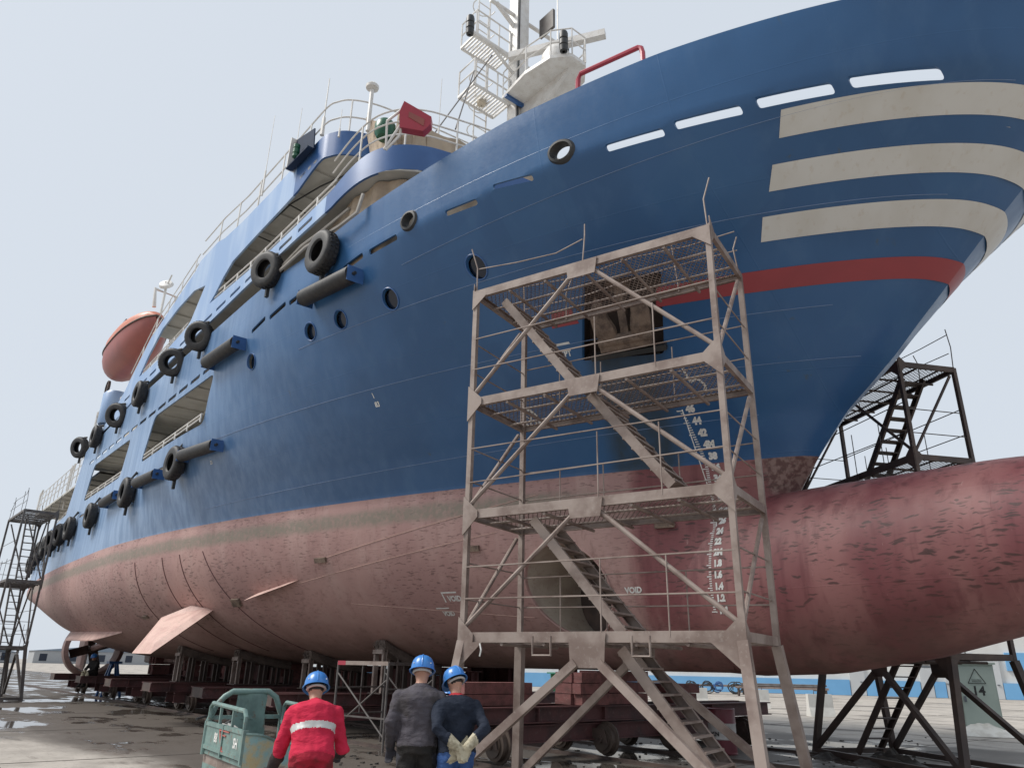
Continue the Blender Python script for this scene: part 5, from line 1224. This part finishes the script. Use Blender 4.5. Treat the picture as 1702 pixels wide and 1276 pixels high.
def person(label,base,head,lean,arms,mats,headpitch=.25,headyaw=0,stance=.11,step=.08,scale=1.0,voxel=.0115,sit=False,collar=False,band=None,twist=0,hip=.0,group='workers in blue helmets'):
    T=thing('person',label,'person',base,group)
    f=V((math.cos(head),math.sin(head),0)); r=V((f.y,-f.x,0)); u=V((0,0,1)); B=V(base)
    def L(a,b,c): return B+(r*a+f*b+u*c)*scale      # right, forward, up
    m=MB(); hipz=.93; ca,sa=math.cos(lean),math.sin(lean)
    def TS(a,b,h):   # torso space: bent about the hips
        return L(a+twist*h,b*ca+h*sa+hip,hipz-b*sa+h*ca)
    tf=f*ca-u*sa; tu=f*sa+u*ca
    rings=[(-.10,.175,.130,-.01),(-.045,.192,.145,-.005),(-.025,.205,.155,-.005),(.05,.200,.145,0),(.15,.198,.138,.0),(.27,.212,.142,-.01),(.37,.228,.142,-.025),(.42,.232,.128,-.03),(.455,.215,.112,-.025),(.485,.165,.098,-.015),(.51,.105,.085,.0),(.53,.07,.07,.005)]
    ell_tube(m,[(TS(0,b,h),r,tf,w_*scale,d_*scale) for h,w_,d_,b in rings])
    nk=TS(0,.0,.52); hc=nk+(tu*.55+u*.45).normalized()*(.125*scale)+f*(.035*scale)+f*(math.sin(headpitch)*.05)
    capsule(m,[nk-tu*.03,nk.lerp(hc,.6)],[.058*scale,.055*scale])
    hf=(f*math.cos(headyaw)+r*math.sin(headyaw)); hr=V((hf.y,-hf.x,0)); hu=(u*math.cos(headpitch)+hf*math.sin(headpitch)).normalized(); hd=hr.cross(hu)*-1; hd=hu.cross(hr) if hu.cross(hr).dot(hf)>0 else -hu.cross(hr)
    def H(a,b,c): return hc+(hr*a+hd*b+hu*c)*scale
    ell_tube(m,[(H(0,b,c),hr,hd,w_*scale,d_*scale) for c,w_,d_,b in ((-.115,.035,.04,.045),(-.095,.052,.058,.03),(-.06,.064,.078,.012),(-.01,.073,.092,.0),(.05,.075,.096,-.005),(.09,.066,.085,-.008),(.115,.045,.06,-.01),(.125,.015,.02,-.01))])
    for s in (-1,1): capsule(m,[H(s*.076,-.005,-.02),H(s*.083,-.012,.02)],[.014*scale,.017*scale],8)      # ears
    capsule(m,[H(0,.09,.02),H(0,.112,-.018)],[.009*scale,.014*scale],8); capsule(m,[H(-.02,.085,-.055),H(.02,.085,-.055)],[.009*scale,.009*scale],8)   # nose, lips
    for s in (-1,1): capsule(m,[H(s*.022,.083,.02),H(s*.040,.078,.02)],[.011*scale,.010*scale],8)      # brow over the eye
    armseg=[]; hands=[]
    for s,(el_,wr_,hd_) in zip((-1,1),arms):     # elbow, wrist in torso-independent local coords (right,fwd,up); hd_ = hand direction
        sh=TS(s*.195,-.02,.405); e=L(*el_); w_=L(*wr_); armseg.append((sh,e,w_))
        capsule(m,[sh,sh.lerp(e,.5),e,e.lerp(w_,.5),w_],[.080*scale,.072*scale,.065*scale,.060*scale,.050*scale])
        d=(r*hd_[0]+f*hd_[1]+u*hd_[2]).normalized(); side=d.cross(u if abs(d.z)<.8 else f).normalized(); pn=d.cross(side).normalized(); hands.append(w_)
        pc=w_+d*(.045*scale); ell_tube(m,[(w_+d*(x*scale),side,pn,a*scale,b*scale) for x,a,b in ((.0,.028,.022),(.03,.038,.02),(.07,.043,.018),(.095,.040,.015))],12)
        for k,(o,ln) in enumerate(((-.033,.062),(-.011,.074),(.011,.070),(.033,.056))):
            p0=w_+d*(.085*scale)+side*(o*scale); p1=p0+d*(ln*.5*scale)+pn*(.006*scale); p2=p1+(d*.6+pn*.8)*(ln*.38*scale); p3=p2+(d*.1+pn)*(ln*.3*scale); m.tube([p0,p1,p2,p3],[.0105*scale,.010*scale,.0095*scale,.008*scale],8)
        th0=w_+d*(.025*scale)-side*(.03*scale)*s; th1=th0+(d*.6-side*s*.8)*(.04*scale); th2=th1+(d*.9-side*s*.1+pn*.4)*(.035*scale); m.tube([th0,th1,th2],[.013*scale,.012*scale,.010*scale],8)
    if not sit:
        for s in (-1,1):
            hp=L(s*.095,hip,hipz-.02); kn=L(s*(stance+.0),hip*.4+.03+s*step*.4,.50); an=L(s*(stance+.01),s*step,.09)
            capsule(m,[hp,hp.lerp(kn,.5),kn,kn.lerp(an,.35),kn.lerp(an,.75),an],[.108*scale,.095*scale,.078*scale,.075*scale,.070*scale,.066*scale])
            ell_tube(m,[(L(s*(stance+.015),s*step+b,c),r,u,w_*scale,h_*scale) for b,c,w_,h_ in ((-.07,.045,.036,.042),(0,.05,.045,.048),(.08,.045,.048,.042),(.16,.035,.045,.032),(.195,.03,.025,.02))],14)
    else:
        for s in (-1,1):
            hp=L(s*.1,0,hipz-.05); kn=L(s*.13,.42,hipz-.02); an=L(s*.13,.46,hipz-.45); capsule(m,[hp,hp.lerp(kn,.5),kn,kn.lerp(an,.5),an],[.105,.09,.075,.066,.055]); capsule(m,[an-u*.05,an+f*.14-u*.06],[.045,.04])
    o=m.build('tmp','skin',None,fix=True); rm=o.modifiers.new('r','REMESH'); rm.mode='VOXEL'; rm.voxel_size=voxel; rm.use_smooth_shade=True
    sm=o.modifiers.new('s','SMOOTH'); sm.factor=.5; sm.iterations=2
    me=evalmesh(o); bpy.data.objects.remove(o); me.name='body'
    order=['top','legs','skin','glove','shoe','hair','sleeve','collar','band']
    me.materials.clear()
    for k in order: me.materials.append(MAT[mats.get(k,mats['top'])])
    hemh=-.03
    def dseg(p,a,b):
        ab=b-a; t=max(0,min(1,(p-a).dot(ab)/ab.dot(ab))); return (p-a-ab*t).length,t
    idx=[]; cut=mats.get('cut',.5)
    for pl in me.polygons:
        p=V(pl.center); i=1; d=p-B; hgt=(p-TS(0,0,0)).dot(tu)/scale
        if hgt>hemh: i=0
        da=[(dseg(p,e,w_),dseg(p,s_,e)) for s_,e,w_ in armseg]
        near=min(range(2),key=lambda k:min(da[k][0][0],da[k][1][0])); fo,upa=da[near]
        if min(fo[0],upa[0])<.085*scale:
            if fo[0]<=upa[0]+.02 or upa[0]>.075*scale:
                if fo[0]<.075*scale: i=6 if ('sleeve' in mats and fo[1]>.05) else 0
        hw=min((p-h).length for h in hands)
        for s_,e,w_ in armseg:
            ax=(w_-e).normalized(); q=(p-w_)
            if q.length<.21*scale and q.dot(ax)>-.01*scale: i=3
        q=p-hc
        if q.length<.175*scale and (p-nk).dot(tu)>.02*scale:
            i=2
            if q.dot(hu)>-.035*scale and q.dot(hd)<.03*scale and not (abs(q.dot(hr))>.072*scale): i=5
            if q.dot(hu)<-.055*scale: i=2
        elif (p-nk).dot(tu)>-.005*scale and q.length<.25*scale: i=7 if collar else 0
        if band and band[0]<hgt<band[1] and i==0 and min(fo[0],upa[0])>.088*scale: i=8
        if d.z<.10*scale and not sit: i=4
        idx.append(i)
    me.polygons.foreach_set('material_index',idx)
    # folds in the cloth
    off=V(base); nrms=[V(v.normal) for v in me.vertices]; cos=[V(v.co) for v in me.vertices]; newc=[]
    for p,nv in zip(cos,nrms):
        n=noise.noise(V((p.x*7+p.z*5,p.y*7,p.z*13)))*.75+noise.noise(V((p.x*18,p.y*18,p.z*26)))*.3-.1
        q=p+nv*n*.020 if ((p-hc).length>.2*scale and min((p-h).length for h in hands)>.16) else p
        newc+=list(q-off)
    me.vertices.foreach_set('co',newc); me.update()
    ob=bpy.data.objects.new('body',me); COL.objects.link(ob); ob.parent=T
    # helmet
    hm=MB(); rows=[]; N=28
    prof=[(1.0,-.01),(1.0,.015),(.97,.045),(.89,.078),(.74,.106),(.5,.126),(.22,.137),(.01,.139)]
    hc2=hc+hu*(.022*scale)
    def HH(a,b,c): return hc2+(hr*a+hd*b+hu*c)*scale
    for k,c in prof: rows.append([HH(.118*k*math.sin(2*math.pi*j/N),.136*k*math.cos(2*math.pi*j/N)-.005,c) for j in range(N)])
    hm.grid(rows,close_u=True); rim=[HH((.118+.016+.0*0)*math.sin(2*math.pi*j/N),(.136+.016+.05*max(0,math.cos(2*math.pi*j/N))**2)*math.cos(2*math.pi*j/N)-.005,-.012) for j in range(N)]
    hm.grid([rows[0],rim],close_u=True); low=[p-hu*.007 for p in rim]; hm.grid([rim,low],close_u=True); hm.grid([low,[p-hu*.002 for p in rows[0]]],close_u=True)
    he=hm.build('helmet','helmet_blue',T,smooth=True)
    MB().tube([HH(.02*s_,.136*math.cos(a)-.005,.005+.136*max(0,math.sin(a))**.8) for s_ in (0,) for a in [math.pi*k/12 for k in range(13)]],.007*scale,6).build('ridge','helmet_blue',he,smooth=True)
    MB().tube([HH(.088*math.sin(a),-.01+.112*math.cos(a),-.035) for a in [math.pi*.5+math.pi*k/10 for k in range(11)]],[.012*scale]*11,6).build('headband','helmet_band',he,smooth=True)
    for s in (-1,1):
        for k in range(2): MB().lathe([(.001,.0),(.006,.0),(.006,.004),(.001,.005)],HH(s*.05*(k*1.2+.5),-.128+.028*k,.035),-hd,8).build('vent_rivet','mark_white',he)
    return T
def at_b(bearing,rho): return V((rho*math.cos(R(bearing)),rho*math.sin(R(bearing)),0))
person('worker in grey-purple jacket and black trousers seen from behind beside the frame scaffold',at_b(146.45,7.9),R(143),.10,[((-.265,-.03,1.13),(-.27,.08,.89),(-.05,.15,-1)),((.265,-.03,1.13),(.27,.08,.89),(.05,.15,-1))],dict(top='cloth_grey',legs='cloth_black',skin='skin',glove='glove_dark',shoe='shoe',hair='skin',sleeve='cloth_grey'),.30,.0,scale=.985)
person('worker in navy jacket and blue trousers with gloved hands clasped behind his back',at_b(143.75,7.85),R(160),.16,[((-.255,-.15,1.14),(-.05,-.235,.97),(.35,-.05,-1)),((.255,-.15,1.14),(.045,-.26,.98),(-.35,-.05,-1))],dict(top='cloth_navy',legs='cloth_jeans',skin='skin',glove='glove',shoe='shoe',hair='hair',collar='collar_red'),.55,-.3,scale=.93,collar=True)
person('worker in red overalls with reflective stripe leaning over the green cart',at_b(153.5,7.25),R(158),.55,[((-.29,.24,.94),(-.33,.44,.78),(-.1,.7,-.8)),((.29,.18,.96),(.27,.42,.90),(.1,.8,-.3))],dict(top='cloth_red',legs='cloth_red_dirty',skin='skin',glove='glove_dark',shoe='shoe',hair='hair',sleeve='cloth_sleeve',band='reflective'),.42,0,scale=.93,band=(.20,.262))
person('worker in plum shirt bending down, mostly hidden between the two standing men',at_b(145.2,8.6),R(130),1.05,[((-.25,.50,.80),(-.20,.58,.58),(0,.3,-1)),((.27,.48,.80),(.22,.58,.56),(0,.3,-1))],dict(top='cloth_plum',legs='cloth_black',skin='skin',glove='glove',shoe='shoe',hair='hair'),.7,.3,scale=.95,voxel=.014)
ps=atz(148,1128,.95); ps=V((-36.9,9.2,0)); person('distant worker in dark clothes sitting on a carriage beam near the propellers',V((-37.5,8.15,.12)),R(-60),.15,[((-.25,.2,1.1),(-.1,.4,1.0),(.2,1,0)),((.25,.2,1.1),(.1,.4,1.0),(-.2,1,0))],dict(top='cloth_black',legs='cloth_black',skin='skin',glove='glove',shoe='shoe',hair='hair'),.2,0,sit=True,voxel=.02)
# ================================================================= CARGO TRICYCLE
t_=NT('cart_green'); n=t_.noise(6); c_=t_.mix(t_.ramp(n,.4,.65),(.155,.245,.225),(.11,.175,.165)); c_=t_.mix(t_.math('MULTIPLY',t_.ramp(t_.noise(16,detail=4),.58,.66),.8),c_,(.16,.13,.10)); t_.bump(t_.noise(30),.3,.01); t_.done(c_,.5)
simple('cart_peel',(.20,.38,.40),.6,c2=(.42,.36,.20),scale=7,amt=1.0,fine=((.30,.24,.14),.6)); simple('cart_load',(.13,.12,.115),.9,c2=(.07,.06,.06),scale=9,bump=1.0); simple('emblem_red',(.42,.11,.09),.5)
def cart():
    NL=V((-7.42,3.00,0)); FLc=V((-8.78,3.12,0)); l=(FLc-NL).normalized(); wv=V((l.y,-l.x,0)); wv=wv if wv.y>0 else -wv; Lg=(FLc-NL).length; Wd=.80; Z=V((0,0,1))
    t=thing('cargo_tricycle','battered green cargo tricycle with raised hoop headboard beside the man in red','tricycle',NL+l*.6+wv*.4,None)
    F=Frame(NL,l,wv); zf=.74; hs=.27
    P=F.p
    def bx(a0,a1,b0,b1,z0,z1,name,mat,par=t): return MB().box(P((a0+a1)/2,(b0+b1)/2,(z0+z1)/2),((a1-a0)/2,(b1-b0)/2,(z1-z0)/2),(l,wv,Z)).build(name,mat,par)
    bx(0,Lg,0,Wd,zf-.04,zf,'bed_floor','cart_green'); bx(-.02,Lg+.05,.02,Wd-.02,zf-.13,zf-.045,'bed_frame','steel')
    for b,nm in ((0,'side_panel'),(Wd,'side_panel')):
        s=bx(.03,Lg-.03,b-.012,b+.012,zf+.02,zf+hs,nm,'cart_green'); s_=-1 if b==0 else 1
        for z in (zf+.03,zf+hs-.02): bx(.0,Lg,b-.022,b+.022,z-.018,z+.018,'panel_rail','cart_green',s)
        for a in (.0,Lg*.5,Lg): bx(a-.02,a+.02,b-.026,b+.026,zf-.02,zf+hs+.0,'panel_stake','cart_green',s)
        zt=zf+hs+.16; MB().tube([P(.04,b,zf+hs),P(.04,b,zt-.05),P(.09,b,zt),P(Lg-.12,b,zt+.02),P(Lg-.05,b,zt-.02),P(Lg-.05,b,zf+hs)],.022,8).build('hand_rail','cart_green',s,smooth=True)
        for a in (Lg*.33,Lg*.66): bx(a-.014,a+.014,b-.012,b+.012,zf+hs,zt,'rail_post','cart_green',s)
        if b==0:
            for a0,txt in ((.98,'88'),(.30,'SH')):
                vs,fs=glyphs(txt,.12,.004); MB().add([P(a0-v[0],-.016,zf+.10+v[1]) for v in vs],fs).build('panel_lettering','mark_white',s,fix=False)
            for q in (((.80,.24),(.46,.24)),((.80,.24),(.66,.06)),((.74,.20),(.56,.20)),((.74,.20),(.64,.06)),((.66,.06),(.58,.06))):
                MB().bar(P(q[0][0],-.016,zf+q[0][1]-.02),P(q[1][0],-.016,zf+q[1][1]-.02),.012,.014,wv).build('panel_emblem','emblem_red',s)
    # dented tailgate
    rows=[]
    for i in range(17):
        u=i/16*Wd; dip=.10*math.exp(-((u-.42)/.2)**2); rows.append([P(-.02-.05*math.sin(i*.7)*(j/4)*.4,u,zf-.06+(.30-dip)*j/4) for j in range(5)])
    tg=MB().grid(rows).grid([[V(p)+l*.012 for p in r_] for r_ in rows]).build('tailgate','cart_peel',t,smooth=True); MB().tube([V(r_[-1]) for r_ in rows],.014,6).build('tailgate_lip','cart_green',tg)
    # hoop headboard with bent sheet
    hz=1.30
    MB().tube([P(Lg,0,zf-.05),P(Lg,0,zf+.25),P(Lg,.06,zf+.42),P(Lg,.14,hz-.05),P(Lg,.22,hz),P(Lg,Wd-.18,hz),P(Lg,Wd-.09,hz-.06),P(Lg,Wd,zf+.30),P(Lg,Wd,zf-.05)],.032,10).build('headboard_hoop','cart_green',t,smooth=True)
    MB().bar(P(Lg,.05,zf+.30),P(Lg,Wd-.03,zf+.30),.03,.04).build('headboard_bar','cart_green',t)
    rows=[[P(Lg-.02-.03*math.sin(i*.8+j*.5),.27+.33*i/8+.01*math.sin(j),zf+.02+(hz-.04-zf)*j/8) for j in range(9)] for i in range(9)]; MB().grid(rows).grid([[V(p)+l*.01 for p in r_] for r_ in rows]).build('headboard_sheet','cart_green',t,smooth=True)
    for a,b in ((.45,.02),(.45,Wd-.02)): 
        w_=MB(); s=-1 if b<.4 else 1; w_.lathe([(.12,-.05),(.20,-.06),(.255,-.05),(.27,0),(.255,.05),(.20,.06),(.12,.05)],P(a,b+s*.10,.27),wv,24); wh=w_.build('wheel','rubber',t,smooth=True); MB().lathe([(.02,-.06),(.06,-.05),(.13,-.03),(.13,.03),(.06,.05),(.02,.06)],P(a,b+s*.10,.27),wv,16).build('rim','steel_grey',wh)
        bx(a-.34,a+.34,min(b,b+s*.18),max(b,b+s*.18),.57,.60,'mudguard','cart_green')
    MB().bar(P(.45,-.1,.27),P(.45,Wd+.1,.27),.07,.07).build('rear_axle','steel_dark',t); MB().bar(P(.1,Wd/2,.52),P(Lg+1.0,Wd/2,.42),.08,.10).build('chassis','steel_dark',t)
    fw=MB().lathe([(.14,-.05),(.20,-.06),(.255,-.05),(.27,0),(.255,.05),(.20,.06),(.14,.05)],P(Lg+1.15,Wd/2,.27),wv,24).build('wheel','rubber',t,smooth=True); MB().lathe([(.02,-.06),(.15,-.03),(.15,.03),(.02,.06)],P(Lg+1.15,Wd/2,.27),wv,16).build('rim','steel_grey',fw)
    for s in (-.09,.09): MB().tube([P(Lg+1.15,Wd/2+s,.27),P(Lg+.95,Wd/2+s,.80)],.022,8).build('front_fork','cart_green',t)
    MB().tube([P(Lg+.75,Wd/2-.34,.98),P(Lg+.9,Wd/2-.2,1.0),P(Lg+.95,Wd/2,.88),P(Lg+.9,Wd/2+.2,1.0),P(Lg+.75,Wd/2+.34,.98)],.016,8).build('handlebar','black_steel',t,smooth=True)
    bx(Lg+.12,Lg+.55,Wd/2-.2,Wd/2+.2,.62,.70,'seat','black_steel'); bx(Lg+.1,Lg+.9,Wd/2-.16,Wd/2+.16,.36,.60,'seat_box','cart_green')
    # rubble in the bed
    rows=[]
    for i in range(23):
        rows.append([P(.06+(Lg-.14)*i/22,.04+(Wd-.08)*j/14,zf+.01+.10*max(0,.35+noise.noise(V((i*.35,j*.45,2)))*1.2)*min(1,i/3,(22-i)/3)) for j in range(15)])
    o=MB().grid(rows).build('rubble_load','cart_load',None,smooth=True,fix=False); tag(o,'grey rubble and scrap lying in the bed of the green tricycle','rubble')
    c=P(Lg-.18,.16,zf+.14); rows=[]
    for i in range(9):
        a=math.pi*i/8; rows.append([c+V((.14*math.sin(a)*math.cos(b)*(1+.3*noise.noise(V((i,b,1)))),.16*math.sin(a)*math.sin(b),.10*math.cos(a)+.05*noise.noise(V((b*2,i*.7,4))))) for b in [2*math.pi*k/14 for k in range(14)]])
    o=MB().grid(rows,close_u=True).build('sack','plastic_white',None,smooth=True,fix=False); tag(o,'crumpled pale sack by the headboard of the green tricycle','sack')
cart()
